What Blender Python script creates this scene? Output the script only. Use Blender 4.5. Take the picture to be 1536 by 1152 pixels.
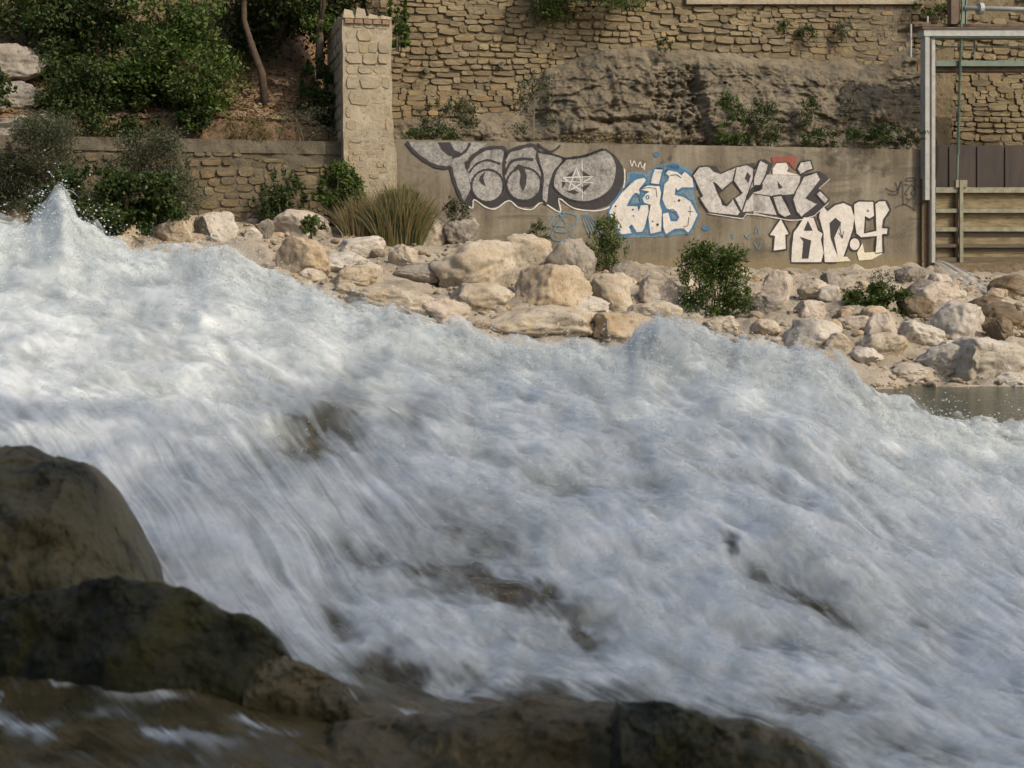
import bpy, math, random
import numpy as np
from mathutils import Vector
random.seed(7); RNG = np.random.default_rng(7)
SC = bpy.context.scene
for o in list(bpy.data.objects): bpy.data.objects.remove(o)
C = SC.collection

# ------------------------------------------------------------------ camera, sky, sun, exposure
F = 2110.0; PITCH = math.atan(176 / F); CZ = 2.0
cam = bpy.data.cameras.new('camera'); co = bpy.data.objects.new('camera', cam); C.objects.link(co)
co.location = (0, 0, CZ); co.rotation_euler = (math.radians(90) - PITCH, 0, 0)
cam.sensor_width = 36; cam.lens = 36 * F / 1536; cam.clip_start = .1; cam.clip_end = 2000
cam.dof.use_dof = True; cam.dof.focus_distance = 31; cam.dof.aperture_fstop = 4.5
SC.camera = co
SUN_EL = math.radians(40); SUN_A = math.radians(52)      # measured from straight behind the camera towards its right
sd = Vector((math.sin(SUN_A) * math.cos(SUN_EL), -math.cos(SUN_A) * math.cos(SUN_EL), math.sin(SUN_EL)))
w = bpy.data.worlds.new('World'); SC.world = w; w.use_nodes = True
wn = w.node_tree.nodes; bg = wn['Background']
sky = wn.new('ShaderNodeTexSky'); sky.sky_type = 'NISHITA'; sky.sun_disc = False
sky.sun_elevation = SUN_EL; sky.sun_rotation = math.atan2(sd.x, sd.y); sky.air_density = 1.0; sky.dust_density = 5
w.node_tree.links.new(sky.outputs[0], bg.inputs[0]); bg.inputs[1].default_value = .148
sl = bpy.data.lights.new('sun', 'SUN'); sl.energy = 2.1; sl.angle = math.radians(.6); sl.color = (1, .89, .72)
so = bpy.data.objects.new('sun', sl); C.objects.link(so); so.rotation_euler = sd.to_track_quat('Z', 'Y').to_euler()
vs = SC.view_settings; vs.view_transform = 'Standard'; vs.look = 'None'; vs.exposure = .15; vs.gamma = 1; vs.use_curve_mapping = False
SC.render.engine = 'CYCLES'
SC.cycles.use_denoising = True
SC.cycles.max_bounces = 6; SC.cycles.diffuse_bounces = 3; SC.cycles.glossy_bounces = 2; SC.cycles.transparent_max_bounces = 64
SC.cycles.transmission_bounces = 4; SC.cycles.caustics_reflective = False; SC.cycles.caustics_refractive = False

# ------------------------------------------------------------------ geometry helpers
ct, st = math.cos(PITCH), math.sin(PITCH)
def ray(px, py):
    a = (px - 768) / F; b = (576 - py) / F
    return np.array([a, ct + b * st, -st + b * ct])
def at(px, py, Y):
    d = ray(px, py); return np.array([0, 0, CZ]) + d * (Y / d[1])
def proj(x, Y, z):
    dz = z - CZ; f = Y * ct - dz * st
    return 768 + F * x / f, 576 - F * (Y * st + dz * ct) / f
WORLD = {}
def wloc(o): return WORLD.get(o.name, np.zeros(3)) if o is not None else np.zeros(3)
def tag(o, label=None, cat=None, group=None, kind=None):
    if label: o['label'] = label
    if cat: o['category'] = cat
    if group: o['group'] = group
    if kind: o['kind'] = kind
    return o
def empty(name, loc, label=None, cat=None, group=None):
    o = bpy.data.objects.new(name, None); C.objects.link(o); o.location = [float(c) for c in loc]
    WORLD[o.name] = np.array(loc, float); return tag(o, label, cat, group)
def obj(name, V, Fc, mat, parent=None, smooth=True, mats=None):
    """V in world coordinates; Fc a list of faces or an (n,4) / (n,3) integer array"""
    V = np.asarray(V, float).reshape(-1, 3)
    if parent is None: org = np.array([V[:, 0].mean(), V[:, 1].mean(), V[:, 2].min()])
    else: org = wloc(parent)
    L = V - org
    me = bpy.data.meshes.new(name)
    if isinstance(Fc, np.ndarray):
        n, k = Fc.shape
        me.vertices.add(len(L)); me.vertices.foreach_set('co', L.astype(np.float32).ravel())
        me.loops.add(n * k); me.loops.foreach_set('vertex_index', Fc.astype(np.int32).ravel())
        me.polygons.add(n); me.polygons.foreach_set('loop_start', np.arange(0, n * k, k, dtype=np.int32))
        me.update(calc_edges=True)
    else:
        me.from_pydata([tuple(v) for v in L], [], Fc)
    me.polygons.foreach_set('use_smooth', np.full(len(me.polygons), bool(smooth)))
    me.materials.append(mat)
    o = bpy.data.objects.new(name, me); C.objects.link(o)
    if parent is None: o.location = org.tolist(); WORLD[o.name] = org
    else: o.parent = parent; WORLD[o.name] = org
    return o
class MB:
    def __init__(s): s.v = []; s.f = []
    def add(s, v, f):
        n = len(s.v); s.v += [tuple(map(float, p)) for p in v]; s.f += [tuple(i + n for i in q) for q in f]; return s
    def box8(s, p):   # p: 4 bottom + 4 top
        return s.add(p, [(3, 2, 1, 0), (4, 5, 6, 7), (0, 1, 5, 4), (1, 2, 6, 5), (2, 3, 7, 6), (3, 0, 4, 7)])
    def tube(s, pts, rad, n=8):
        pts = [np.array(p, float) for p in pts]; rad = rad if hasattr(rad, '__len__') else [rad] * len(pts)
        V = []; Fc = []
        for i, p in enumerate(pts):
            t = pts[min(i + 1, len(pts) - 1)] - pts[max(i - 1, 0)]; t /= np.linalg.norm(t) + 1e-9
            a = np.cross(t, [0, 1, .1]); a = np.cross(t, [1, 0, 0]) if np.linalg.norm(a) < .2 else a
            a /= np.linalg.norm(a); b = np.cross(t, a)
            for k in range(n):
                q = 2 * math.pi * k / n; V.append(p + rad[i] * (a * math.cos(q) + b * math.sin(q)))
        for i in range(len(pts) - 1):
            for k in range(n):
                k2 = (k + 1) % n; Fc.append((i * n + k, i * n + k2, (i + 1) * n + k2, (i + 1) * n + k))
        Fc += [tuple(range(n))[::-1], tuple((len(pts) - 1) * n + k for k in range(n))]
        return s.add(V, Fc)
    def build(s, name, mat, parent=None, smooth=False): return obj(name, s.v, s.f, mat, parent, smooth)
class Plane:     # a vertical plane through two picture columns at given depths; normal towards the river
    def __init__(s, pxa, Ya, pxb, Yb):
        s.o = at(pxa, 400, Ya); b = at(pxb, 400, Yb); s.o[2] = b[2] = 0
        s.d = (b - s.o) / np.linalg.norm(b - s.o); s.n = np.array([s.d[1], -s.d[0], 0]); s.len = np.linalg.norm(b - s.o)
        s.ang = math.atan2(s.d[1], s.d[0])
    def hit(s, px, py, off=0.):
        r = ray(px, py); c = np.array([0, 0, CZ]); o = s.o + s.n * off
        return c + r * (np.dot(o - c, s.n) / np.dot(r, s.n))
    def tz(s, px, py, off=0.):
        h = s.hit(px, py, off); return float(np.dot(h - s.o, s.d)), float(h[2])
    def w(s, t, z, off=0.): return s.o + s.d * t + s.n * off + np.array([0, 0, z])
    def slab(s, mb, x0, y0, x1, y1, off=0., th=.1):   # picture rectangle given thickness behind its front face
        f = [s.hit(x0, y1, off), s.hit(x1, y1, off), s.hit(x1, y0, off), s.hit(x0, y0, off)]
        b = [p - s.n * th for p in f]
        mb.box8([f[0], f[1], b[1], b[0], f[3], f[2], b[2], b[3]]); return mb

def ico(sub):
    t = (1 + 5 ** .5) / 2
    v = [(-1, t, 0), (1, t, 0), (-1, -t, 0), (1, -t, 0), (0, -1, t), (0, 1, t), (0, -1, -t), (0, 1, -t), (t, 0, -1), (t, 0, 1), (-t, 0, -1), (-t, 0, 1)]
    v = [np.array(p) / np.linalg.norm(p) for p in v]
    f = [(0, 11, 5), (0, 5, 1), (0, 1, 7), (0, 7, 10), (0, 10, 11), (1, 5, 9), (5, 11, 4), (11, 10, 2), (10, 7, 6), (7, 1, 8), (3, 9, 4), (3, 4, 2), (3, 2, 6), (3, 6, 8), (3, 8, 9), (4, 9, 5), (2, 4, 11), (6, 2, 10), (8, 6, 7), (9, 8, 1)]
    for _ in range(sub):
        c = {}; g = []
        def mid(a, b):
            k = (min(a, b), max(a, b))
            if k not in c: p = v[a] + v[b]; v.append(p / np.linalg.norm(p)); c[k] = len(v) - 1
            return c[k]
        for (a, b, d) in f:
            x, y, z = mid(a, b), mid(b, d), mid(d, a); g += [(a, x, z), (b, y, x), (d, z, y), (x, y, z)]
        f = g
    return np.array(v), np.array(f)
# numpy gradient noise
_perm = np.random.default_rng(3).permutation(256); _perm = np.concatenate([_perm, _perm, _perm])
_g = np.random.default_rng(4).normal(size=(256, 3)); _g /= np.linalg.norm(_g, axis=1)[:, None]
def noise(x, y, z=0.):
    x, y, z = np.broadcast_arrays(np.asarray(x, float), np.asarray(y, float), np.asarray(z, float))
    xi, yi, zi = np.floor(x).astype(int), np.floor(y).astype(int), np.floor(z).astype(int)
    xf, yf, zf = x - xi, y - yi, z - zi; xi &= 255; yi &= 255; zi &= 255
    f = lambda t: t * t * t * (t * (t * 6 - 15) + 10)
    u, v, ww = f(xf), f(yf), f(zf); r = 0
    for dx in (0, 1):
        for dy in (0, 1):
            for dz in (0, 1):
                g = _g[_perm[_perm[_perm[xi + dx] + yi + dy] + zi + dz]]
                r = r + (g[..., 0] * (xf - dx) + g[..., 1] * (yf - dy) + g[..., 2] * (zf - dz)) * (u if dx else 1 - u) * (v if dy else 1 - v) * (ww if dz else 1 - ww)
    return r * 1.6
def fbm(x, y, z=0., oct=4, gain=.5, ridge=False):
    r = 0; a = 1; s = 0
    for i in range(oct):
        n = noise(x, y, z); n = 1 - 2 * np.abs(n) if ridge else n
        r = r + a * n; s += a; a *= gain; x = x * 2.03 + 5.1; y = y * 2.03 + 1.7; z = z * 2.03 + 9.2
    return r / s
def sm(a, b, x): t = np.clip((x - a) / (b - a), 0, 1); return t * t * (3 - 2 * t)
def gridfaces(R, Cn):
    i = np.arange(R - 1)[:, None] * Cn + np.arange(Cn - 1)[None, :]
    return np.stack([i, i + 1, i + Cn + 1, i + Cn], -1).reshape(-1, 4)

# ------------------------------------------------------------------ materials
def newmat(name):
    m = bpy.data.materials.new(name); m.use_nodes = True; nt = m.node_tree
    return m, nt, nt.nodes['Principled BSDF']
def N(nt, t, **kw):
    n = nt.nodes.new(t)
    for k, v in kw.items():
        if k in n.inputs: n.inputs[k].default_value = v
        else: setattr(n, k, v)
    return n
def lk(nt, a, b): nt.links.new(a, b)
def coords(nt, rnd=True, scale=(1, 1, 1)):
    tc = N(nt, 'ShaderNodeTexCoord'); mp = N(nt, 'ShaderNodeMapping'); mp.inputs['Scale'].default_value = scale
    lk(nt, tc.outputs['Object'], mp.inputs['Vector'])
    if not rnd: return mp.outputs[0]
    oi = N(nt, 'ShaderNodeObjectInfo'); m = N(nt, 'ShaderNodeMath', operation='MULTIPLY'); m.inputs[1].default_value = 53
    lk(nt, oi.outputs['Random'], m.inputs[0]); ad = N(nt, 'ShaderNodeVectorMath', operation='ADD')
    lk(nt, mp.outputs[0], ad.inputs[0]); lk(nt, m.outputs[0], ad.inputs[1]); return ad.outputs[0]
def nz(nt, vec, scale, detail=6, rough=.6, dist=0.):
    n = N(nt, 'ShaderNodeTexNoise'); n.inputs['Scale'].default_value = scale; n.inputs['Detail'].default_value = detail
    n.inputs['Roughness'].default_value = rough; n.inputs['Distortion'].default_value = dist
    lk(nt, vec, n.inputs['Vector']); return n.outputs['Fac']
def ramp(nt, fac, stops):
    r = N(nt, 'ShaderNodeValToRGB'); e = r.color_ramp.elements
    while len(e) < len(stops): e.new(.5)
    for i, (p, c) in enumerate(stops):
        e[i].position = p; e[i].color = (*c, 1) if len(c) == 3 else c
    lk(nt, fac, r.inputs[0]); return r.outputs[0]
def mix(nt, fac, a, b, mode='MIX'):
    m = N(nt, 'ShaderNodeMix', data_type='RGBA', blend_type=mode)
    for s, v in ((0, fac), (6, a), (7, b)):
        if isinstance(v, (int, float)): m.inputs[s].default_value = v
        elif isinstance(v, tuple): m.inputs[s].default_value = (*v, 1)
        else: lk(nt, v, m.inputs[s])
    return m.outputs[2]
def bump(nt, bs, h, strength, dist=.02, prev=None):
    b = N(nt, 'ShaderNodeBump'); b.inputs['Strength'].default_value = strength; b.inputs['Distance'].default_value = dist
    lk(nt, h, b.inputs['Height']); 
    if prev is not None: lk(nt, prev, b.inputs['Normal'])
    lk(nt, b.outputs[0], bs.inputs['Normal']); return b.outputs[0]
def K(v): return (v, v, v)
def rock_mat(name, c1, c2, dark, scale=1.5, rough=.9, bs_=.8, dist=.05, spec=.3, stain=None, island=False, var=.35):
    m, nt, b = newmat(name); v = coords(nt)
    big = nz(nt, v, scale, 8, .62, .6); mid = nz(nt, v, scale * 4.5, 8, .7); fine = nz(nt, v, scale * 28, 4, .7)
    c = ramp(nt, big, [(.36, c1), (.62, c2)])
    c = mix(nt, ramp(nt, mid, [(.33, K(1)), (.46, K(0))]), c, dark)
    if stain: c = mix(nt, ramp(nt, nz(nt, v, scale * 1.3, 5, .6, 1.), [(.52, K(0)), (.64, K(.8))]), c, stain)
    c = mix(nt, .55, c, ramp(nt, fine, [(.3, K(.45)), (.7, K(1.0))]), 'MULTIPLY')
    if island:
        gi = N(nt, 'ShaderNodeNewGeometry'); oi = N(nt, 'ShaderNodeObjectInfo')
        ad = N(nt, 'ShaderNodeMath', operation='ADD'); fr = N(nt, 'ShaderNodeMath', operation='FRACT')
        lk(nt, gi.outputs['Random Per Island'], ad.inputs[0]); lk(nt, oi.outputs['Random'], ad.inputs[1]); lk(nt, ad.outputs[0], fr.inputs[0])
        c = mix(nt, 1.0, c, ramp(nt, fr.outputs[0], [(0, (1 - var, 1 - var * 1.05, 1 - var * 1.1)), (.35, (1, .97, .9)), (.6, (1 - var * .5, 1 - var * .5, 1 - var * .45)), (.85, (1.0, .9, .75)), (1, (1, 1, 1))]), 'MULTIPLY')
    lk(nt, c, b.inputs['Base Color']); b.inputs['Roughness'].default_value = rough; b.inputs['Specular IOR Level'].default_value = spec
    h = bump(nt, b, mid, bs_, dist); bump(nt, b, fine, bs_ * .6, dist * .3, h); return m
def flat_mat(name, c1, c2, scale=8, rough=.7, metal=0., bs_=.2, vec=(1, 1, 1)):
    m, nt, b = newmat(name); v = coords(nt, True, vec); n = nz(nt, v, scale, 8, .68)
    lk(nt, ramp(nt, n, [(.35, c1), (.65, c2)]), b.inputs['Base Color']); b.inputs['Roughness'].default_value = rough
    b.inputs['Metallic'].default_value = metal; bump(nt, b, n, bs_, .01); return m
def leaf_mat(name, c1, c2, c3, transl=.25):
    m, nt, b = newmat(name); gi = N(nt, 'ShaderNodeNewGeometry')
    c = ramp(nt, gi.outputs['Random Per Island'], [(0, c1), (.5, c2), (1, c3)]); lk(nt, c, b.inputs['Base Color'])
    b.inputs['Roughness'].default_value = .55; b.inputs['Specular IOR Level'].default_value = .3
    t = N(nt, 'ShaderNodeBsdfTranslucent'); lk(nt, c, t.inputs[0]); mx = N(nt, 'ShaderNodeMixShader'); mx.inputs[0].default_value = transl
    lk(nt, b.outputs[0], mx.inputs[1]); lk(nt, t.outputs[0], mx.inputs[2]); lk(nt, mx.outputs[0], nt.nodes['Material Output'].inputs[0]); return m

m_tan = rock_mat('tan_rock', (.42, .355, .265), (.56, .495, .39), (.24, .195, .145), 1.6, stain=(.46, .36, .23))
m_orange = rock_mat('ochre_rock', (.42, .33, .22), (.55, .465, .34), (.22, .165, .11), 1.8, stain=(.46, .33, .19))
m_white = rock_mat('pale_rock', (.50, .45, .37), (.62, .57, .50), (.26, .22, .17), 1.8)
m_mottled = rock_mat('mottled_rock', (.48, .43, .34), (.62, .57, .48), (.17, .15, .12), 2.4, bs_=1.)
m_pink = rock_mat('pinkish_rock', (.44, .365, .285), (.57, .50, .415), (.25, .20, .15), 1.5)
m_grey = rock_mat('grey_rock', (.25, .22, .18), (.38, .34, .28), (.13, .11, .09), 1.6)
m_wet = rock_mat('wet_brown_rock', (.13, .095, .055), (.21, .16, .10), (.05, .038, .025), 1.8, rough=.45, stain=(.17, .11, .045))
m_black = rock_mat('dark_wet_rock', (.12, .108, .058), (.20, .18, .10), (.028, .034, .018), 2.2, rough=.5, bs_=.9, dist=.04, spec=.35, stain=(.020, .028, .022))
m_moss = rock_mat('mossy_wet_rock', (.022, .032, .024), (.10, .095, .055), (.008, .014, .010), 2.6, rough=.4, bs_=1., dist=.04, spec=.4, stain=(.085, .085, .02))
m_brownwet = rock_mat('brown_wet_rock', (.15, .125, .068), (.24, .20, .115), (.035, .042, .024), 2.4, rough=.4, bs_=1., dist=.04, spec=.4, stain=(.06, .065, .03))
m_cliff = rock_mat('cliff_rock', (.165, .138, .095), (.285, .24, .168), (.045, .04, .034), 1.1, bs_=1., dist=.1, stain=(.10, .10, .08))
m_earth = rock_mat('earth', (.20, .13, .075), (.30, .215, .13), (.09, .06, .04), 1.2, bs_=1., dist=.08, stain=(.30, .17, .085))
m_gravel = rock_mat('gravel', (.31, .265, .20), (.44, .385, .30), (.18, .15, .115), 1.1, bs_=1., dist=.05)
m_bed = rock_mat('riverbed_rock', (.07, .055, .03), (.12, .095, .055), (.03, .025, .015), 1.2, rough=.6)
m_stone = rock_mat('wall_stone', (.25, .20, .12), (.36, .30, .19), (.15, .12, .08), .8, bs_=.9, dist=.04, island=True, stain=(.19, .17, .125))
m_mortar = rock_mat('wall_mortar', (.20, .16, .095), (.28, .22, .135), (.08, .06, .04), 1.6, bs_=1.)
m_lowstone = rock_mat('low_wall_stone', (.17, .14, .09), (.27, .225, .14), (.10, .085, .06), 1.3, bs_=.8, dist=.03, island=True, var=.5)
m_lowmortar = rock_mat('low_wall_mortar', (.125, .105, .075), (.175, .15, .105), (.09, .075, .05), 1.3, bs_=.9)
m_pillar = rock_mat('pillar_stone', (.36, .31, .22), (.45, .395, .29), (.26, .215, .15), 1.6, bs_=.7, dist=.03, island=True, var=.16)
m_render = rock_mat('pillar_render', (.36, .30, .205), (.47, .41, .30), (.25, .20, .14), 2.5, bs_=1., dist=.03)
m_brick = rock_mat('red_brick', (.30, .19, .12), (.37, .28, .19), (.2, .1, .07), 3)
m_bark = rock_mat('bark', (.09, .065, .045), (.14, .105, .075), (.04, .03, .02), 6)
m_stem = flat_mat('plant_stem', (.08, .075, .04), (.14, .12, .06))
m_steel = flat_mat('grey_painted_steel', (.27, .29, .275), (.38, .40, .375), 6, .5, 0, .1)
m_green = flat_mat('green_painted_steel', (.08, .13, .10), (.15, .20, .15), 6, .55)
m_rustst = flat_mat('rusty_steel', (.09, .055, .035), (.16, .12, .085), 5, .8)
m_wood = flat_mat('weathered_board', (.12, .09, .045), (.27, .22, .12), 5, .8, 0, .4, (.5, 1, 3))
m_woodwet = flat_mat('wet_board', (.05, .038, .022), (.11, .08, .042), 4, .5, 0, .4, (.5, 1, 3))
m_rail = flat_mat('gate_rail_paint', (.15, .145, .10), (.27, .26, .18), 6, .6)
m_maroon = flat_mat('rusted_plate', (.014, .011, .009), (.045, .030, .022), 1.6, .7, 0, .3, (2, 2, .4))
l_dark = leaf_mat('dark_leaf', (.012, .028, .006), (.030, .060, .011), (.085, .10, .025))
l_mid = leaf_mat('green_leaf', (.022, .046, .008), (.056, .105, .016), (.14, .165, .04))
l_grey = leaf_mat('greygreen_leaf', (.035, .048, .024), (.072, .085, .042), (.14, .135, .08))
l_fresh = leaf_mat('fresh_leaf', (.04, .07, .018), (.10, .14, .035), (.22, .23, .10))
l_dry = leaf_mat('dry_blade', (.17, .12, .055), (.13, .12, .05), (.26, .19, .09))
l_reed = leaf_mat('reed_blade', (.03, .05, .012), (.065, .085, .025), (.17, .13, .05))

def concrete():
    m, nt, b = newmat('stained_concrete'); v = coords(nt, False)
    mp = coords(nt, False, (1.5, 1.5, .13))
    st_ = nz(nt, mp, 1.9, 5, .7); big = nz(nt, v, .9, 8, .68); fine = nz(nt, v, 14, 6, .7)
    c = ramp(nt, st_, [(.34, (.065, .054, .038)), (.5, (.165, .145, .105)), (.64, (.29, .265, .205))])
    c = mix(nt, .55, c, ramp(nt, big, [(.35, (.15, .12, .078)), (.62, (.28, .245, .18))]))
    tcn = N(nt, 'ShaderNodeTexCoord'); sx = N(nt, 'ShaderNodeSeparateXYZ'); lk(nt, tcn.outputs['Object'], sx.inputs[0])
    c = mix(nt, ramp(nt, nz(nt, coords(nt, False, (.6, .6, 1.6)), 1.3, 8, .7, .8), [(.52, K(0)), (.62, K(.65))]), c, (.10, .088, .062))
    lo = ramp(nt, sx.outputs[2], [(.02, K(1)), (.35, K(0))])     # rising damp, 0..1 m
    c = mix(nt, lo, c, mix(nt, big, (.16, .12, .06), (.30, .25, .15)))
    c = mix(nt, .5, c, ramp(nt, fine, [(.3, K(.55)), (.7, K(1))]), 'MULTIPLY')
    lk(nt, c, b.inputs['Base Color']); b.inputs['Roughness'].default_value = .9; bump(nt, b, fine, .5, .02); return m
m_conc = concrete()
def paint(name, c1, c2, wear=.5, scale=9):      # sprayed paint, worn so that bare concrete shows
    m, nt, b = newmat(name); v = coords(nt, False); n = nz(nt, v, scale, 8, .75); n2 = nz(nt, v, 2., 5, .6)
    lk(nt, mix(nt, .35, ramp(nt, n, [(.35, c1), (.62, c2)]), ramp(nt, n2, [(.35, c1), (.65, c2)])), b.inputs['Base Color'])
    b.inputs['Roughness'].default_value = .65
    t = N(nt, 'ShaderNodeBsdfTransparent'); mx = N(nt, 'ShaderNodeMixShader'); al = ramp(nt, nz(nt, v, 22, 5, .8), [(.28, K(1 - wear)), (.5, K(1))])
    lk(nt, al, mx.inputs[0]); lk(nt, t.outputs[0], mx.inputs[1]); lk(nt, b.outputs[0], mx.inputs[2]); lk(nt, mx.outputs[0], nt.nodes['Material Output'].inputs[0]); return m
p_silver = paint('silver_paint', (.09, .085, .078), (.42, .41, .385), .75)
p_light = paint('pale_silver_paint', (.25, .235, .225), (.62, .60, .57), .6)
p_black = paint('black_paint', (.014, .012, .015), (.035, .03, .034), .2)
p_white = paint('white_paint', (.48, .45, .40), (.70, .67, .62), .3)
p_cream = paint('cream_paint', (.52, .48, .34), (.70, .66, .52), .3)
p_blue = paint('blue_paint', (.03, .10, .20), (.06, .17, .29), .15)
p_bluehaze = paint('thin_blue_paint', (.10, .18, .24), (.15, .24, .30), 1.0, 5)
p_red = paint('red_paint', (.19, .035, .022), (.27, .07, .045), .3)
p_line = paint('thin_white_paint', (.5, .48, .45), (.75, .72, .68), .3)

# ------------------------------------------------------------------ terrain
# height of the far bank, tabulated by picture column (direction from the river's near side) and depth
TPX = np.array([-700, -200, 300, 500, 700, 900, 1100, 1300, 1500, 1800, 2400.])
TY = np.array([14, 19, 21.5, 24, 27, 30, 33, 36.])
TZ = np.array([
    [0.2, 1.0, 1.5, 1.9, 2.5, 3.1, 3.6, 3.8], [0.2, 1.0, 1.5, 1.9, 2.5, 3.1, 3.6, 3.8],
    [0.0, .7, 1.1, 1.65, 2.25, 2.95, 3.3, 3.4], [-.2, .5, .95, 1.5, 2.0, 2.75, 3.0, 3.0],
    [-.6, .2, .55, 1.1, 1.75, 2.35, 2.6, 2.6], [-.8, -.4, .15, .75, 1.35, 1.85, 2.1, 2.1],
    [-.9, -.7, -.1, .38, 1.05, 1.7, 1.98, 2.0], [-1, -.8, -.35, .22, .95, 1.55, 1.95, 2.0],
    [-1, -.9, -.5, .1, .85, 1.35, 1.8, 1.9], [-1, -.9, -.5, .1, .8, 1.3, 1.7, 1.8], [-1, -.9, -.5, .1, .8, 1.3, 1.7, 1.8]])
def ground(x, Y):
    x, Y = np.broadcast_arrays(np.asarray(x, float), np.asarray(Y, float))
    px = np.clip(768 + F * x / np.maximum(Y, 3), TPX[0], TPX[-1] - 1); y = np.clip(Y, TY[0], TY[-1] - .001)
    i = np.clip(np.searchsorted(TPX, px, 'right') - 1, 0, len(TPX) - 2); j = np.clip(np.searchsorted(TY, y, 'right') - 1, 0, len(TY) - 2)
    a = (px - TPX[i]) / (TPX[i + 1] - TPX[i]); b = (y - TY[j]) / (TY[j + 1] - TY[j])
    z = TZ[i, j] * (1 - a) * (1 - b) + TZ[i + 1, j] * a * (1 - b) + TZ[i, j + 1] * (1 - a) * b + TZ[i + 1, j + 1] * a * b
    z = np.where(Y < 14, np.minimum(z, 0) - .5 * sm(14, 12, Y), z)
    d = fbm(x * .55, Y * .7, 2.2, 5) * .34 + fbm(x * 2.0, Y * 2.4, 8, 5, .65) * .17 + np.round(fbm(x * .9, Y * 1.3, 31, 3) * 4) / 4 * .22
    return z + d * sm(15, 21, Y)
def hit_ground(px, py, y0=19., y1=34.):
    d = ray(px, py); Ys = np.linspace(y0, y1, 600); P = d[None] * (Ys / d[1])[:, None] + np.array([0, 0, CZ])
    g = ground(P[:, 0], P[:, 1]); k = np.nonzero(g >= P[:, 2])[0]
    return P[k[0]] if len(k) else P[-1]
R_, C_ = 300, 420
yy = np.linspace(12, 36, R_)[:, None] * np.ones((1, C_)); xx = np.linspace(-22, 24, C_)[None, :] * np.ones((R_, 1))
zz = ground(xx, yy); zz += fbm(xx * 6, yy * 6, 1, 3, .6) * .035 * sm(17, 21, yy)
tag(obj('gravel_bank', np.stack([xx, yy, zz], -1), gridfaces(R_, C_), m_gravel), kind='structure')
tag(obj('riverbed', [(-60, -30, -1.2), (60, -30, -1.2), (60, 12.2, -1.2), (-60, 12.2, -1.2)], [(0, 1, 2, 3)], m_bed), kind='structure')
# ground behind the walls and up the left slope
wallP = Plane(583, 31.0, 1390, 33.7)
R_, C_ = 240, 420
xx = np.linspace(-34, 36, C_)[None, :] * np.ones((R_, 1)); t_ = np.linspace(0, 1, R_)[:, None] * np.ones((1, C_))
front = wallP.o[1] + (xx - wallP.o[0]) * (wallP.d[1] / wallP.d[0]); 
yy = front + .25 + .75 * sm(-3.2, -4.2, xx) + 7 * sm(9.4, 10.2, xx) + t_ ** 1.5 * 60
dd = yy - front
left = sm(-3.0, -4.6, xx + (yy - front) * .2)
zs = 4.72 + dd * .5 + np.maximum(dd - 3.5, 0) * .6 + fbm(xx * .35, yy * .35, 5, 5) * .55 * sm(.3, 3, dd)
shelf = 4.72 + sm(5.8, 7.2, dd) * 6.5 + np.maximum(dd - 6, 0) * .45 + fbm(xx * .8, yy * .8, 3, 4) * .12
zz = left * zs + (1 - left) * shelf + fbm(xx * 2.5, yy * 2.5, 3, 6, .65) * .20 * sm(.3, 1.5, dd)
zz[0] -= 1.6; yy[0] -= .2
hs = obj('hillside', np.stack([xx, yy, zz], -1), gridfaces(R_, C_), m_earth); tag(hs, kind='structure')
# stones and litter lying on the slope
def litter(name, n, rr, mat, seed, zone):
    r = np.random.default_rng(seed); G = np.stack([xx, yy, zz], -1); VV = []; FF = []; V0_, F0_ = ico(1); c = 0; t = 0
    while c < n and t < n * 60:
        t += 1; i = 1 + int(r.random() ** 2 * 80); j = r.integers(1, C_ - 2); a, b = r.random(2); p = G[i, j] * (1 - a) * (1 - b) + G[i + 1, j] * a * (1 - b) + G[i, j + 1] * (1 - a) * b + G[i + 1, j + 1] * a * b
        px, py = proj(*p)
        if not zone(px, py): continue
        s_ = rr[0] + (rr[1] - rr[0]) * r.random() ** 3; q = V0_ * (1 + .25 * r.normal(size=(len(V0_), 1))) * np.array([s_, s_, s_ * .6]); VV.append(q + p + np.array([0, 0, s_ * .2])); FF.append(F0_ + len(V0_) * c); c += 1
    return tag(obj(name, np.concatenate(VV), np.concatenate(FF), mat, None, False), kind='stuff')
zone = lambda px, py: -20 < px < 515 and 20 < py < 214
litter('slope_stones', 2600, (.02, .10), rock_mat('slope_stone', (.24, .17, .10), (.38, .31, .22), (.12, .09, .06), 3, island=True), 5, zone)
litter('leaf_litter', 8000, (.015, .045), rock_mat('litter', (.12, .07, .035), (.22, .13, .06), (.05, .03, .02), 3, island=True), 6, zone)
# wider ground to the horizon, lower than everything else
tag(obj('ground', [(-600, -600, -1.6), (600, -600, -1.6), (600, 900, -1.6), (-600, 900, -1.6)], [(0, 1, 2, 3)], m_gravel), kind='structure')

# ------------------------------------------------------------------ masonry
def stone_variants(n=28, k=10):
    out = []
    for _ in range(n):
        a0 = random.random(); P = []
        for i in range(k):
            a = 2 * math.pi * (i + random.uniform(-.25, .25)) / k + a0
            c, s = math.cos(a), math.sin(a); e = 5.5
            r = (abs(c) ** e + abs(s) ** e) ** (-1 / e) * random.uniform(.90, 1.0)
            P.append((c * r * .5, s * r * .5))
        V = [(x, .0, z) for x, z in P] + [(x, -.72, z) for x, z in P]
        sl_ = random.uniform(-.5, .5); V += [(x * .95 + random.uniform(-.015, .015), -1 - random.uniform(-.1, .1) - sl_ * x, z * .88) for x, z in P]
        Fc = [(i, (i + 1) % k, k + (i + 1) % k, k + i) for i in range(k)] + [(k + i, k + (i + 1) % k, 2 * k + (i + 1) % k, 2 * k + i) for i in range(k)] + [tuple(2 * k + i for i in range(k))]
        out.append((np.array(V), Fc))
    return out
SV = stone_variants(); SVM = {}
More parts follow.
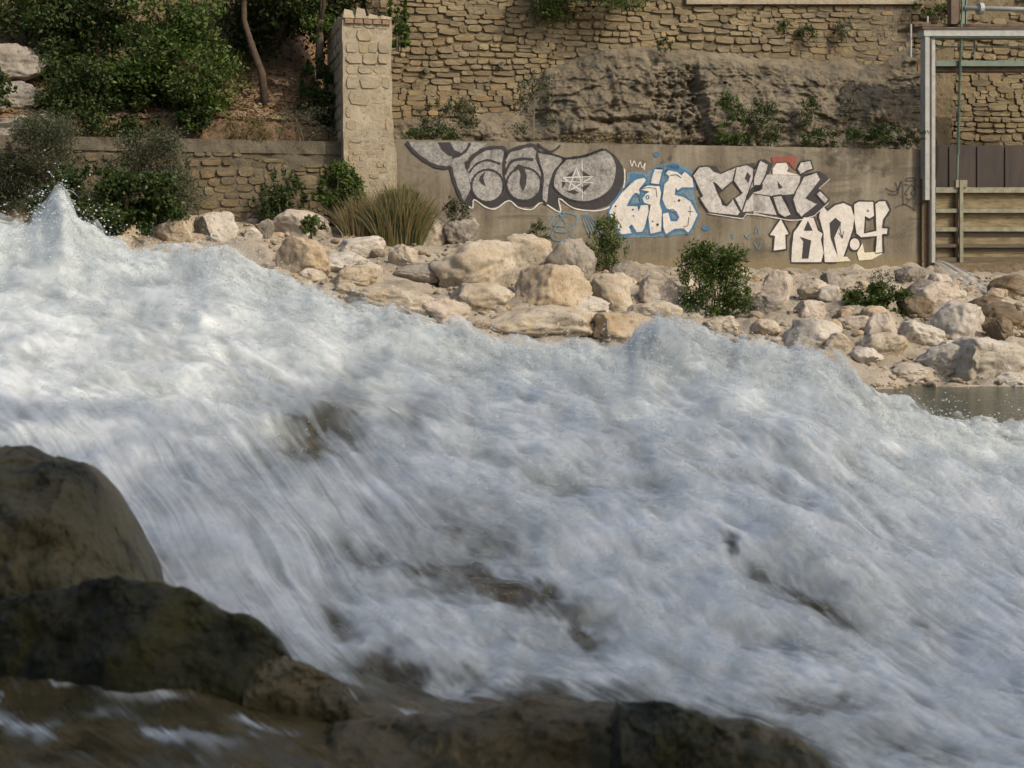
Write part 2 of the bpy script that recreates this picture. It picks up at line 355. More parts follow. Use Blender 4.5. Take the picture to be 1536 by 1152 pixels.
def masonry(root, pl, t0, t1, z0, z1, keep, rowh, wid, off, depth, mat, cap=300, joint=.93, wob=.06, seed=1):
    """courses of separate stones on plane pl; keep(px,py) says where a stone is wanted. The nearest-largest are parts, the rest one part."""
    rnd = random.Random(seed); items = []
    z = z0
    while z < z1:
        h = rnd.uniform(*rowh); t = t0 - rnd.random() * wid[1]
        while t < t1:
            w0 = rnd.uniform(*wid) * (1 if rnd.random() > .25 else .6); lo_, hi_ = max(t, t0), min(t + w0, t1); wd = hi_ - lo_; tc = (lo_ + hi_) / 2
            if wd < .07: t += w0; continue
            zc = z + h / 2 + wob * float(noise(tc * .45, z * .6, seed)) * 2
            p = pl.w(tc, zc, off); px, py = proj(*p)
            if t0 <= tc <= t1 and keep(px, py):
                hh = h * rnd.uniform(.86, 1.1)
                if rnd.random() < .12 and h > .17:
                    items.append((tc, zc + hh * .25, wd, hh * .5)); items.append((tc + .02, zc - hh * .25, wd, hh * .5))
                else: items.append((tc, zc, wd, hh))
            t += w0
        z += h
    inframe = lambda it: 0 < proj(*pl.w(it[0], it[1], off))[1]
    items.sort(key=lambda it: -(it[2] * it[3]) * (1 if inframe(it) else .01))
    base = wloc(root); mb = MB()
    for i, (tc, zc, wd, hh) in enumerate(items):
        vi = rnd.randrange(len(SV)); dp = depth * rnd.uniform(.55, 1.25); tilt = rnd.uniform(-.05, .05)
        if i < cap:
            key = (vi, mat.name)
            if key not in SVM:
                me = bpy.data.meshes.new('stone'); me.from_pydata([tuple(v) for v in SV[vi][0]], [], SV[vi][1])
                me.polygons.foreach_set('use_smooth', np.full(len(me.polygons), False)); me.materials.append(mat); SVM[key] = me
            o = bpy.data.objects.new('stone', SVM[key]); C.objects.link(o); o.parent = root
            o.location = (pl.w(tc, zc, off) - base).tolist(); o.rotation_euler = (0, tilt, pl.ang); o.scale = (wd * joint, dp, hh * joint)
        else:
            V = SV[vi][0] * np.array([wd * joint, dp, hh * joint]); c, s = math.cos(tilt), math.sin(tilt)
            X = V[:, 0] * c + V[:, 2] * s; Z = -V[:, 0] * s + V[:, 2] * c
            W = pl.w(tc, zc, off)[None] + X[:, None] * pl.d[None] - V[:, 1:2] * pl.n[None]
            W[:, 2] += Z; mb.add(W, SV[vi][1])
    if mb.v: tag(mb.build('small_stone', mat, root, False), kind='stuff')
def relief(name, pl, t0, t1, z0, z1, nt_, nz_, fn, mat, parent=None, off=0.):
    T, Z = np.meshgrid(np.linspace(t0, t1, nt_), np.linspace(z0, z1, nz_)); D = fn(T, Z) + off
    V = pl.o[None, None] + T[..., None] * pl.d + D[..., None] * pl.n; V[..., 2] = Z
    return obj(name, V, gridfaces(nz_, nt_), mat, parent)

# upper rubble wall
upP = Plane(592, 33.6, 1385, 36.6)
def outcrop_top(px):     # picture height of the natural rock's upper edge in front of the rubble
    return np.interp(px, [560, 600, 700, 790, 815, 830, 860, 905, 960, 1130, 1200, 1290, 1350, 1400], [215, 168, 172, 160, 130, 98, 82, 66, 60, 72, 84, 86, 92, 60])
uw = empty('rubble_wall', upP.w(6, 4.7), 'tall tan dry-laid rubble wall rising above the graffitied concrete wall', 'stone wall')
relief('wall_core', upP, -.3, 14.5, 4.4, 9.6, 150, 80, lambda T, Z: fbm(T * 1.5, Z * 2, 3, 4) * .05, m_mortar, uw)
masonry(uw, upP, -.2, 14.3, 4.9, 9.5, lambda px, py: py < outcrop_top(px) + 12 and py > -60 and not (px > 1030 and py < 8), (.09, .19), (.18, .62), .0, .06, m_stone, 300, 1.0, .16, 3)
mb = MB(); upP.slab(mb, 1030, -60, 1388, 6, .16, .2); mb.build('rendered_band', m_render, uw)
# drain holes in the rubble
for (px, py) in ((808, 27), (752, 97), (640, 105)):
    h = upP.hit(px, py, .165); mb = MB(); mb.tube([h, h - upP.n * .12], [.075, .07], 10); mb.build('drain_hole', m_black, uw)
# natural rock outcrop: blocky relief in front of the wall
cp = Plane(560, 32.6, 1400, 35.5)
T0, _ = cp.tz(585, 200); T1, _ = cp.tz(1392, 200)
def cliff_fn(T, Z):
    P = cp.o[None, None] + T[..., None] * cp.d; px, py = proj(P[..., 0], P[..., 1], Z)
    top = outcrop_top(px) + fbm(px * .02, 0 * px, 4, 4) * 10
    body = sm(-12, 90, py - top) * .45 + sm(0, 110, py - top) * .25 + .18 * sm(-6, 14, py - top)
    low = sm(140, 215, py) * .35 * sm(620, 800, px)
    blocks = 0
    for (a, d) in ((920, .22), (985, -.45), (1058, .42), (1100, -.12), (1180, .14), (1290, .1), (1340, -.35), (840, .14)):
        w_ = fbm(py * .02, a * .1, 1, 3) * 8
        blocks = blocks + d * sm(a - 4, a + 4, px + w_)
    rough = fbm(T * 1.3, Z * 1.6, 3, 6, .6) * .20 + fbm(T * 4, Z * 4, 9, 5, .65) * .09
    q_ = fbm(T * .55 + .3 * fbm(T, Z, 1, 3), Z * .8, 17, 3); blocks = blocks + (np.round(q_ * 5) / 5 + .25 * q_) * .55
    blocks = blocks - sm(975, 1000, px) * sm(1072, 1050, px) * sm(80, 110, py) * sm(215, 190, py) * np.abs(fbm(T * 3, Z * 4, 7, 4, .6)) * .9
    q2 = fbm(T * 1.9, Z * 1.3, 27, 2); blocks = blocks + np.round(q2 * 3) / 3 * .22
    cr = -.18 * np.exp(-((py - 182 - fbm(px * .02, 3 + 0 * px, 0, 2) * 8) / 4) ** 2) * sm(840, 870, px) * sm(1050, 990, px)
    bed = np.round(fbm(T * .5, Z * 3.2, 41, 3) * 5) / 5 * .16
    return -1.0 + body * 1.05 + bed * sm(0, 30, py - top) + low + blocks * sm(0, 50, py - top) * .7 + rough * sm(-10, 20, py - top) + cr
tag(relief('cliff', cp, T0, T1, 4.3, 8.7, 460, 190, cliff_fn, m_cliff), kind='structure')

# concrete wall
conc_z1 = wallP.tz(583, 209)[1]
cw = empty('concrete_wall', wallP.w(6, 2.0), 'long grey stained concrete retaining wall covered in graffiti', 'wall')
mb = MB(); V = []; n_ = 60
zb = 1.2
for i in range(n_ + 1):
    t = wallP.len * i / n_; zt = conc_z1 + .0 * t + .012 * float(noise(t * 1.3, 0, 0)); V.append((t, zt))
for i in range(n_):
    (ta, za), (tb, zb2) = V[i], V[i + 1]
    mb.box8([wallP.w(ta, zb), wallP.w(tb, zb), wallP.w(tb, zb, -.45), wallP.w(ta, zb, -.45), wallP.w(ta, za), wallP.w(tb, zb2), wallP.w(tb, zb2, -.45), wallP.w(ta, za, -.45)])
# merge the strips into one continuous shell
wv = []; wf = []
for i, (t, zt) in enumerate(V):
    for zz_ in np.linspace(zb, zt, 12): wv.append(wallP.w(t, zz_, .006 * float(noise(t * 2, zz_ * 2, 4))))
    wv.append(wallP.w(t, zt, -.45)); wv.append(wallP.w(t, zb, -.45))
for i in range(n_):
    for j in range(13): wf.append((i * 14 + j, (i + 1) * 14 + j, (i + 1) * 14 + j + 1, i * 14 + j + 1))
wf += [tuple(range(14))[::-1], tuple(n_ * 14 + j for j in range(14))]
obj('wall_body', wv, wf, m_conc, cw, False)
mb = MB(); wallP.slab(mb, 915, 378, 1386, 420, .0095, .02); mb.build('footing', m_conc, cw)

# graffiti, drawn as thin coats of paint on the wall plane
class Draw:
    def __init__(s, ox, oy, sc): s.ox, s.oy, s.sc = ox, oy, sc
    def P(s, p, off): return wallP.hit(s.ox + p[0] / s.sc, s.oy + p[1] / s.sc, off)
    def poly(s, mb, pts, off):
        mb.add([s.P(p, off) for p in pts], [tuple(range(len(pts)))])
    def line(s, mb, pts, wd, off, closed=False):
        pts = [np.array(p, float) for p in pts]
        if closed: pts = pts + [pts[0], pts[1]]
        # resample smoothly
        Q = []
        for i in range(len(pts) - 1):
            p0, p1, p2, p3 = pts[max(i - 1, 0)], pts[i], pts[i + 1], pts[min(i + 2, len(pts) - 1)]
            for u in np.linspace(0, 1, 4, endpoint=False):
                Q.append(.5 * (2 * p1 + (p2 - p0) * u + (2 * p0 - 5 * p1 + 4 * p2 - p3) * u * u + (3 * p1 - p0 - 3 * p2 + p3) * u ** 3) if not s.hard else p1 + (p2 - p1) * u)
        Q.append(pts[-1]); L = []; Rr = []
        for i, q in enumerate(Q):
            t = Q[min(i + 1, len(Q) - 1)] - Q[max(i - 1, 0)]; t /= np.linalg.norm(t) + 1e-6; nn = np.array([-t[1], t[0]])
            ww = wd * .5 * (1 + .18 * math.sin(i * 1.7))
            L.append(q + nn * ww); Rr.append(q - nn * ww)
        n = len(Q); mb.add([s.P(p, off) for p in L + Rr], [(i, i + 1, n + i + 1, n + i) for i in range(n - 1)])
    hard = False
def circ(cx, cy, rx, ry, n=20, a0=0): return [(cx + rx * math.cos(a0 + 2 * math.pi * i / n), cy + ry * math.sin(a0 + 2 * math.pi * i / n)) for i in range(n)]
O1, O2, O3, O4, O5 = .012, .016, .020, .024, .028
def layer(name, mat, parent, draw, label=None):
    mb = MB(); draw(mb); o = mb.build(name, mat, parent)
    if label: o['label'] = label
    return o
D = Draw(580, 200, 4.042)
bigO = [(1045, 200), (1080, 158), (1130, 148), (1200, 135), (1260, 115), (1310, 98), (1360, 122), (1392, 180), (1392, 250), (1365, 330), (1295, 388), (1205, 415), (1105, 398), (1040, 355), (1010, 310), (1022, 245)]
Eb = circ(612, 318, 98, 98); Et = [(490, 232), (500, 185), (545, 140), (600, 100), (655, 88), (712, 95), (708, 150), (690, 195), (622, 165), (560, 182), (515, 222)]
Sb = circ(832, 308, 105, 100); St = [(722, 165), (742, 115), (830, 82), (880, 76), (906, 100), (900, 155), (850, 152), (765, 155), (732, 182)]
Yst = [(385, 205), (400, 188), (468, 172), (490, 245), (512, 330), (465, 425), (440, 380), (405, 275)]
Yarm = [(125, 52), (500, 52), (610, 60), (560, 100), (500, 140), (478, 172), (395, 190), (340, 205), (290, 192), (220, 152), (160, 102)]
Tc = [(915, 112), (1080, 152), (1020, 225), (988, 320), (975, 425), (942, 395), (948, 250)]
def black1(mb):
    D.poly(mb, [(1062, 158), (1005, 245), (975, 345), (985, 440), (1042, 466), (1036, 385), (1090, 424), (1170, 456), (1260, 462), (1340, 440), (1402, 380), (1436, 300), (1432, 200), (1392, 140), (1330, 92), (1300, 100), (1200, 200), (1100, 160)], O1)
    D.poly(mb, [(470, 170), (490, 165), (500, 230), (540, 330), (560, 400), (620, 415), (700, 380), (722, 330), (700, 250), (705, 100), (730, 95), (725, 250), (760, 390), (850, 405), (915, 370), (935, 300), (915, 100), (905, 70), (925, 80), (950, 280), (952, 400), (920, 428), (870, 447), (800, 441), (745, 402), (700, 437), (640, 447), (580, 437), (526, 395), (521, 440), (480, 436), (462, 425), (512, 335)], O1)
def white1(mb):
    D.line(mb, [(455, 425), (490, 440), (522, 452), (530, 402), (600, 447), (660, 457), (740, 408), (800, 450), (880, 462), (942, 420), (1052, 478), (1045, 395), (1130, 452), (1250, 470), (1340, 452), (1412, 390), (1442, 300), (1442, 215)], 7, O2)
    D.line(mb, [(1185, 160), (1186, 405)], 4, O4); D.hard = True; D.line(mb, [(1070, 268), (1250, 262), (1100, 352), (1150, 208), (1205, 368), (1070, 268)], 7, O4); D.line(mb, [(1060, 290), (1255, 300)], 5, O4); D.hard = False
    pass
def silver1(mb):
    D.poly(mb, [(488, 235), (515, 222), (560, 182), (622, 165), (695, 192), (706, 300), (530, 360), (505, 290)], O2 - .001); D.poly(mb, [(722, 185), (765, 155), (850, 152), (905, 158), (935, 240), (930, 330), (745, 350), (716, 260)], O2 - .001)
    for p in (Yarm, Yst, Et, Eb, St, Sb, Tc, bigO): D.poly(mb, p, O2 + .001 * (hash(len(p)) % 3))
def marks1(mb):
    D.line(mb, [(120, 52), (160, 105), (220, 155), (290, 195), (350, 208), (388, 203)], 20, O4)
    D.line(mb, [(388, 203), (405, 275), (435, 355), (465, 425)], 19, O4)
    D.line(mb, [(505, 60), (480, 105), (440, 133), (398, 145)], 16, O4)
    D.poly(mb, [(310, 54), (335, 100), (375, 135), (420, 138), (450, 118), (410, 100), (385, 54)], O4)
    D.line(mb, [(485, 215), (515, 150), (570, 108), (630, 88), (712, 92), (720, 150), (740, 110), (830, 80), (885, 72), (918, 100)], 22, O4)
    D.line(mb, [(500, 240), (540, 190), (610, 162), (690, 185)], 12, O4)
    D.poly(mb, [(565, 262), (600, 228), (586, 270), (600, 322), (575, 305), (560, 285)], O4)
    D.line(mb, [(714, 250), (750, 178), (810, 155), (890, 158)], 16, O4)
    D.poly(mb, [(768, 214), (800, 185), (832, 200), (850, 258), (846, 310), (826, 356), (806, 300), (812, 250), (797, 210)], O4)
    D.line(mb, [(912, 62), (960, 96), (1000, 110), (1040, 86), (1052, 70)], 12, O4)
    D.line(mb, [(1060, 156), (1130, 148), (1200, 138), (1262, 116), (1312, 96)], 16, O4)
    D.line(mb, bigO, 9, O4, True); D.line(mb, Eb, 13, O4 - .001, True); D.line(mb, Sb, 13, O4 - .001, True); D.line(mb, Tc, 9, O4, True)
    for p in ([(1085, 266), (1138, 222), (1122, 262)], [(1180, 222), (1236, 258), (1186, 262)], [(1066, 285), (1086, 300), (1066, 336)], [(1240, 302), (1182, 325), (1196, 355)], [(1090, 352), (1130, 340), (1166, 358), (1140, 370)]): D.poly(mb, p, O4)
g1 = layer('graffiti_lettering', p_silver, cw, silver1, 'large silver and black bubble lettering ending in a star')
layer('black_shadow', p_black, g1, black1); layer('black_outline', p_black, g1, marks1); layer('white_outline', p_line, g1, white1)
# faint blue scrawl under it
def scr(mb):
    D.line(mb, [(960, 600), (1000, 530), (1040, 490), (1080, 480), (1150, 500), (1140, 560), (1080, 600), (1020, 590)], 9, O2)
    D.line(mb, [(1050, 490), (1090, 560), (1010, 555)], 8, O3)
    for i in range(5): D.line(mb, [(1180 + 12 * i, 490), (1200 + 18 * i, 550), (1225 + 20 * i, 610)], 6, O2)
    D.line(mb, [(1080, 480), (1000, 620), (1060, 650), (1150, 610)], 7, O4)
layer('blue_scrawl', p_bluehaze, cw, scr, 'faint blue spray scrawl below the silver lettering')
D2 = Draw(900, 210, 6.064); D2.hard = True
Kp = [(200, 480), (280, 400), (330, 360), (400, 345), (418, 365), (355, 450), (362, 492), (330, 478), (290, 510), (255, 570), (245, 600), (340, 605), (352, 650), (372, 595), (437, 590), (442, 650), (402, 800), (382, 835), (335, 838), (290, 765), (262, 790), (287, 847), (190, 857), (160, 790), (112, 740), (85, 655), (112, 600)]
Ip = [(370, 452), (430, 415), (540, 420), (556, 480), (540, 580), (562, 640), (556, 830), (460, 852), (440, 700), (462, 590), (402, 570), (388, 530), (418, 490), (450, 470)]
Id = [(500, 265), (570, 270), (552, 330), (537, 402), (463, 392), (480, 320)]
Sp = [(600, 300), (622, 275), (700, 292), (742, 322), (770, 290), (800, 312), (840, 350), (852, 430), (745, 430), (704, 458), (690, 430), (678, 500), (760, 520), (822, 560), (887, 680), (832, 800), (802, 842), (760, 803), (680, 806), (600, 857), (578, 800), (570, 670), (622, 660), (642, 740), (700, 740), (722, 700), (700, 660), (605, 620), (568, 540), (588, 400), (620, 370), (630, 330)]
def kw(mb):
    for i, p in enumerate((Kp, Ip, Id, Sp)): D2.poly(mb, p, O3 + .001 * (i % 2))
def kb(mb):
    for p, w_ in ((Kp, 42), (Ip, 40), (Id, 34), (Sp, 42)): D2.line(mb, p, w_, O2, True)
    D2.poly(mb, [(262, 380), (280, 300), (340, 310), (400, 315), (420, 345), (330, 355)], O1); D2.poly(mb, circ(660, 245, 60, 38, 9), O1); D2.poly(mb, circ(515, 130, 26, 24), O1)
    D2.poly(mb, [(620, 240), (700, 225), (790, 290), (770, 310), (700, 285)], O1); D2.poly(mb, circ(965, 800, 42, 26, 9), O1)
def kd(mb):
    D2.line(mb, [(250, 596), (320, 485), (362, 512), (372, 572), (250, 596)], 12, O4); D2.line(mb, circ(432, 520, 14, 16, 10), 10, O4, True)
    D2.line(mb, [(600, 640), (660, 630), (700, 660)], 10, O4)
def kk(mb):
    for (x, y, r) in ((142, 603, 9), (300, 633, 9), (305, 690, 7), (480, 740, 8), (524, 770, 13), (720, 550, 12), (475, 800, 6), (680, 560, 5)): D2.poly(mb, circ(x, y, r, r, 8), O5)
    D2.line(mb, [(125, 650), (140, 735), (170, 745), (200, 800)], 5, O5); D2.line(mb, [(640, 320), (700, 315), (740, 345)], 6, O5); D2.line(mb, [(820, 600), (822, 690)], 4, O5); D2.line(mb, [(800, 650), (850, 650)], 4, O5)
    D2.line(mb, [(380, 445), (440, 432), (510, 440), (520, 520)], 5, O5); D2.line(mb, [(810, 700), (800, 780), (760, 790)], 5, O5)
g2 = layer('graffiti_lettering', p_white, cw, kw, 'white lettering outlined in blue'); layer('blue_outline', p_blue, g2, kb); layer('blue_overspray', p_bluehaze, g2, lambda mb: (D2.poly(mb, [(230, 420), (250, 300), (330, 285), (430, 300), (480, 250), (590, 215), (700, 200), (830, 270), (870, 330), (850, 460), (900, 680), (840, 850), (560, 880), (180, 890), (60, 700)], .009), )); layer('blue_detail', p_blue, g2, kd); layer('black_marks', p_black, g2, kk)
# silver angular lettering, two drawing frames
Cp = [(840, 322), (900, 242), (990, 236), (1040, 282), (1100, 302), (1240, 242), (1212, 372), (1110, 460), (1035, 380), (1092, 520), (1150, 600), (1212, 530), (1282, 660), (1250, 692), (990, 662), (922, 560), (902, 520), (932, 512)]
Ep = [(1244, 242), (1340, 222), (1402, 262), (1450, 186), (1520, 212), (1512, 400), (1500, 500), (1512, 640), (1290, 655), (1222, 530), (1292, 482), (1214, 372)]
D3 = Draw(1130, 220, 5.689); D3.hard = True
F0 = [(5, 200), (60, 112), (132, 152), (104, 250), (62, 330), (0, 335)]
F1 = [(80, 340), (112, 242), (180, 232), (402, 252), (380, 400), (250, 412), (160, 420), (85, 412)]
F2 = [(162, 424), (240, 412), (326, 580), (270, 606), (212, 570)]
F3 = [(0, 402), (84, 414), (142, 424), (206, 585), (0, 560)]
I1 = [(432, 252), (542, 216), (577, 280), (452, 440), (552, 490), (412, 602), (370, 560), (335, 450), (362, 380)]
I2 = [(372, 190), (402, 130), (490, 116), (512, 190), (460, 208), (402, 238)]
I3 = [(532, 402), (572, 372), (646, 450), (612, 492)]
def cs(mb):
    D2.poly(mb, Cp, O3); D2.poly(mb, Ep, O3 + .001)
    for i, p in enumerate((F1, F3, F0)): D3.poly(mb, p, O3 + .001 * (i % 2))
    for i, p in enumerate((I2, F2, I1, I3)): D3.poly(mb, p, O3 + .002)
def cb(mb):
    D2.poly(mb, [(990, 236), (1060, 240), (1100, 300), (1040, 290)], O2); D2.poly(mb, [(1300, 225), (1410, 205), (1402, 262), (1340, 240)], O2); D2.poly(mb, [(1250, 692), (1290, 655), (1340, 650), (1322, 705)], O2)
    D3.poly(mb, [(60, 112), (95, 105), (170, 150), (130, 235), (100, 240)], O2); D3.poly(mb, [(402, 240), (560, 208), (622, 240), (640, 270), (560, 350), (600, 440), (640, 470), (560, 570), (470, 615), (250, 612), (200, 560), (260, 410), (380, 260)], O1)
    D2.line(mb, Cp, 15, O4, True); D2.line(mb, Ep[:4] + Ep[8:], 13, O4)
    for p in (F0, F2, I1, I2, I3): D3.line(mb, p, 13, O4, True)
    D3.line(mb, [(0, 402), (84, 414), (142, 424), (206, 585)], 8, O4)
    for p in ([(1035, 380), (1122, 460), (1080, 492)], [(1092, 522), (1162, 602), (1112, 592)], [(1340, 290), (1372, 330), (1350, 392), (1315, 350)], [(1380, 430), (1482, 402), (1476, 450), (1402, 472), (1342, 552), (1328, 512)]): D2.poly(mb, p, O4)
    for p in ([(205, 290), (252, 352), (215, 360)], [(255, 412), (330, 405), (300, 470), (320, 540)], [(0, 340), (80, 335), (60, 375), (0, 392)]): D3.poly(mb, p, O4)
def cwl(mb):
    D2.line(mb, [(980, 668), (1200, 702), (1300, 716), (1330, 672), (1420, 680), (1512, 694)], 6, O4); D3.line(mb, [(0, 566), (150, 600), (310, 628), (400, 625), (520, 590), (640, 480)], 6, O4)
    D3.line(mb, [(655, 275), (560, 360)], 4, O3)
g3 = layer('graffiti_lettering', p_light, cw, cs, 'angular pale silver lettering with black edges'); layer('black_outline', p_black, g3, cb); layer('white_outline', p_line, g3, cwl)
def rd(mb): D3.poly(mb, [(150, 85), (372, 85), (356, 205), (300, 132), (200, 132), (165, 142)], O2)
def rw(mb): D3.poly(mb, [(164, 190), (200, 142), (280, 136), (300, 182), (284, 212), (400, 246), (165, 236)], O5)
g4 = layer('red_patch', p_red, cw, rd, 'small red sprayed patch on top of the lettering'); layer('white_patch', p_white, g4, rw)
arrow = [(235, 618), (302, 745), (272, 752), (276, 872), (174, 886), (186, 762), (142, 752)]
Ap = [(378, 690), (432, 604), (514, 606), (550, 716), (592, 742), (576, 792), (600, 905), (578, 985), (325, 985), (330, 860), (346, 730)]
Np = [(562, 600), (572, 545), (600, 512), (632, 552), (700, 500), (770, 482), (832, 512), (862, 600), (850, 700), (800, 850), (770, 935), (700, 985), (610, 985), (600, 850), (600, 740)]
Gp = [(862, 492), (900, 470), (1022, 472), (1030, 590), (992, 612), (952, 592), (942, 742), (1052, 720), (1042, 492), (1072, 468), (1132, 466), (1166, 540), (1112, 622), (1102, 692), (1150, 696), (1146, 746), (1102, 750), (1106, 902), (1040, 912), (1052, 762), (920, 772), (882, 742), (862, 620)]
tail = [(884, 905), (932, 822), (948, 905), (1040, 898), (1104, 912), (1012, 962), (902, 972)]
def aw(mb):
    for i, p in enumerate((arrow, Ap, Np, Gp, circ(865, 832, 42, 50, 14))): D3.poly(mb, p, O3 + .0015 * (i % 2))
def ab(mb):
    for p in (arrow, Gp, circ(865, 832, 42, 50, 14)): D3.line(mb, p, 30, O2, True)
    D3.line(mb, Ap, 32, O2, True); D3.line(mb, Np, 32, O2, True); D3.line(mb, Gp[10:20], 8, O5)
    D3.poly(mb, [(430, 716), (466, 632), (508, 716)], O5); D3.poly(mb, [(398, 768), (494, 800), (470, 955), (415, 955), (428, 808)], O5)
    D3.poly(mb, [(652, 650), (700, 606), (748, 645), (735, 680), (690, 780), (722, 935), (662, 780)], O5); D3.line(mb, [(745, 640), (740, 700), (760, 780), (730, 735)], 5, O5); D3.line(mb, [(760, 782), (772, 720)], 5, O5)
    D3.poly(mb, circ(978, 548, 8, 10, 8), O5); D3.line(mb, [(1028, 480), (1034, 590)], 5, O5)
def ay(mb): D3.poly(mb, tail, O4); D3.poly(mb, [(720, 935), (800, 940), (830, 975), (700, 985)], O5)
g5 = layer('graffiti_lettering', p_white, cw, aw, 'white capital lettering with an arrow low on the wall'); layer('black_outline', p_black, g5, ab); layer('cream_drip', p_cream, g5, ay)
D3.hard = False
def tg(mb):
    for L in ([(1130, 350), (1175, 378), (1230, 370), (1262, 290), (1225, 405), (1150, 400)], [(1215, 300), (1240, 400)], [(1275, 292), (1280, 500)], [(1300, 290), (1382, 290), (1380, 268), (1312, 268), (1300, 290)], [(1290, 320), (1335, 335), (1295, 400), (1320, 410)], [(1345, 320), (1375, 360), (1345, 395), (1372, 430), (1340, 445)], [(1300, 440), (1330, 455), (1300, 490)], [(1210, 520), (1290, 490), (1385, 545)], [(1380, 300), (1382, 420)]): D3.line(mb, L, 6, O2)
    for x in (1385, 1420, 1450): D3.poly(mb, circ(x, 488, 5, 5, 6), O2)
layer('graffiti_tag', p_black, cw, tg, 'thin dark hand-drawn tag near the sluice gate')
D4 = Draw(900, 210, 6.064)
def tb(mb):
    D4.line(mb, [(275, 185), (290, 240), (310, 190), (330, 240)], 8, O2); D4.line(mb, [(345, 250), (365, 200), (385, 255), (410, 210), (400, 270)], 8, O2)
layer('white_tag', p_line, cw, tb)
def tb2(mb):
    D4.line(mb, [(1410, 850), (1430, 780), (1445, 855)], 9, O2); D4.line(mb, [(1320, 860), (1350, 900), (1370, 860)], 10, O2); D4.line(mb, [(1400, 930), (1440, 990), (1470, 930)], 9, O2); D4.line(mb, [(1200, 850), (1210, 900), (1220, 850)], 8, O2); D4.line(mb, [(250, 960), (262, 925), (280, 965)], 8, O2)
layer('blue_tag', p_bluehaze, cw, tb2)

# tall stone pier
pf = Plane(517, 30.6, 590, 30.85)
pil = empty('stone_pier', pf.w(.5, 2.6), 'tall square pale stone pier between the old wall and the graffitied wall', 'pier')
ztop = pf.tz(550, 24)[1]; zbot = 2.2
def pq(t, z, off): return pf.w(t, z, off)
W = pf.len
vv = []; levels = np.linspace(zbot, ztop, 26)
for z in levels:
    fl = .10 * sm(3.6, 2.6, z) + .03 * float(noise(z * 1.5, 3, 1)); e = .02 * float(noise(z * 2.5, 8, 1))
    vv += [pq(-.0 - fl * .3 + e, z, fl), pq(W + fl + .10 * sm(4.9, 4.4, z) - e, z, fl), pq(W + .1, z, -3.0), pq(0, z, -3.0)]
ff = []
for i in range(len(levels) - 1):
    for k in range(4): ff.append((i * 4 + k, i * 4 + (k + 1) % 4, (i + 1) * 4 + (k + 1) % 4, (i + 1) * 4 + k))
n4 = (len(levels) - 1) * 4; ff += [(n4, n4 + 1, n4 + 2, n4 + 3)]
obj('pier_body', vv, ff, m_render, pil, False)
masonry(pil, pf, .06, W - .05, 4.9, ztop - .1, lambda px, py: True, (.2, .34), (.28, .55), -.03, .045, m_pillar, 120, 1.0, .02, 11)
masonry(pil, pf, .10, W - .10, 2.9, 4.9, lambda px, py: py > 140, (.1, .18), (.12, .3), -.03, .038, m_pillar, 150, .97, .02, 12)
pside = Plane(517, 30.6, 517, 31.6); pside.d = -pf.n.copy(); pside.o = pf.w(0, 0); pside.n = -pf.d.copy(); pside.ang = math.atan2(pside.d[1], pside.d[0])
pside2 = Plane(517, 30.6, 590, 30.85); pside2.o = pf.w(0, 0, -3.0); pside2.d = pf.n.copy(); pside2.n = -pf.d.copy(); pside2.ang = math.atan2(pf.n[1], pf.n[0])
masonry(pil, pside2, .45, 2.6, 4.7, ztop - .1, lambda px, py: True, (.22, .34), (.4, .7), -.02, .05, m_pillar, 60, .97, .02, 13)
# capping stones and the brick course below them
rnd = random.Random(5)
for i in range(4):
    mb = MB(); a, b = W * i / 4 + .01, W * (i + 1) / 4 - .01; h = ztop + [.10, .14, .02, .0][i] + .03
    P = [pq(a, ztop - .06, .05), pq(b, ztop - .06, .04), pq(b, ztop - .06, -.6), pq(a, ztop - .06, -.6), pq(a + .04, h, .0), pq(b - .04, h - .03, .01), pq(b - .04, h, -.55), pq(a + .04, h, -.55)]
    mb.box8(P).build('capping_stone', m_pillar, pil)
for i in range(5):
    mb = MB(); a = .06 + i * .2; mb.box8([pq(a, ztop - .17, .055), pq(a + .17, ztop - .17, .055), pq(a + .17, ztop - .17, -.1), pq(a, ztop - .17, -.1), pq(a, ztop - .075, .05), pq(a + .17, ztop - .075, .05), pq(a + .17, ztop - .075, -.1), pq(a, ztop - .075, -.1)])
    mb.build('brick', m_brick, pil)
# narrow wall return seen above the pier
rp = Plane(553, 33.0, 583, 33.1)
rt = empty('wall_return', rp.w(.3, 4.8), 'narrow rubble wall end showing just above the stone pier', 'stone wall')
mb = MB(); mb.box8([rp.w(0, 4.7), rp.w(rp.len, 4.7), rp.w(rp.len, 4.7, -1.2), rp.w(0, 4.7, -1.2), rp.w(0, 9.3), rp.w(rp.len, 9.3), rp.w(rp.len, 9.3, -1.2), rp.w(0, 9.3, -1.2)]).build('wall_core', m_mortar, rt)
masonry(rt, rp, 0, rp.len, 7.0, 9.3, lambda px, py: py < 40, (.16, .24), (.2, .4), -.01, .06, m_stone, 60, .96, .02, 14)
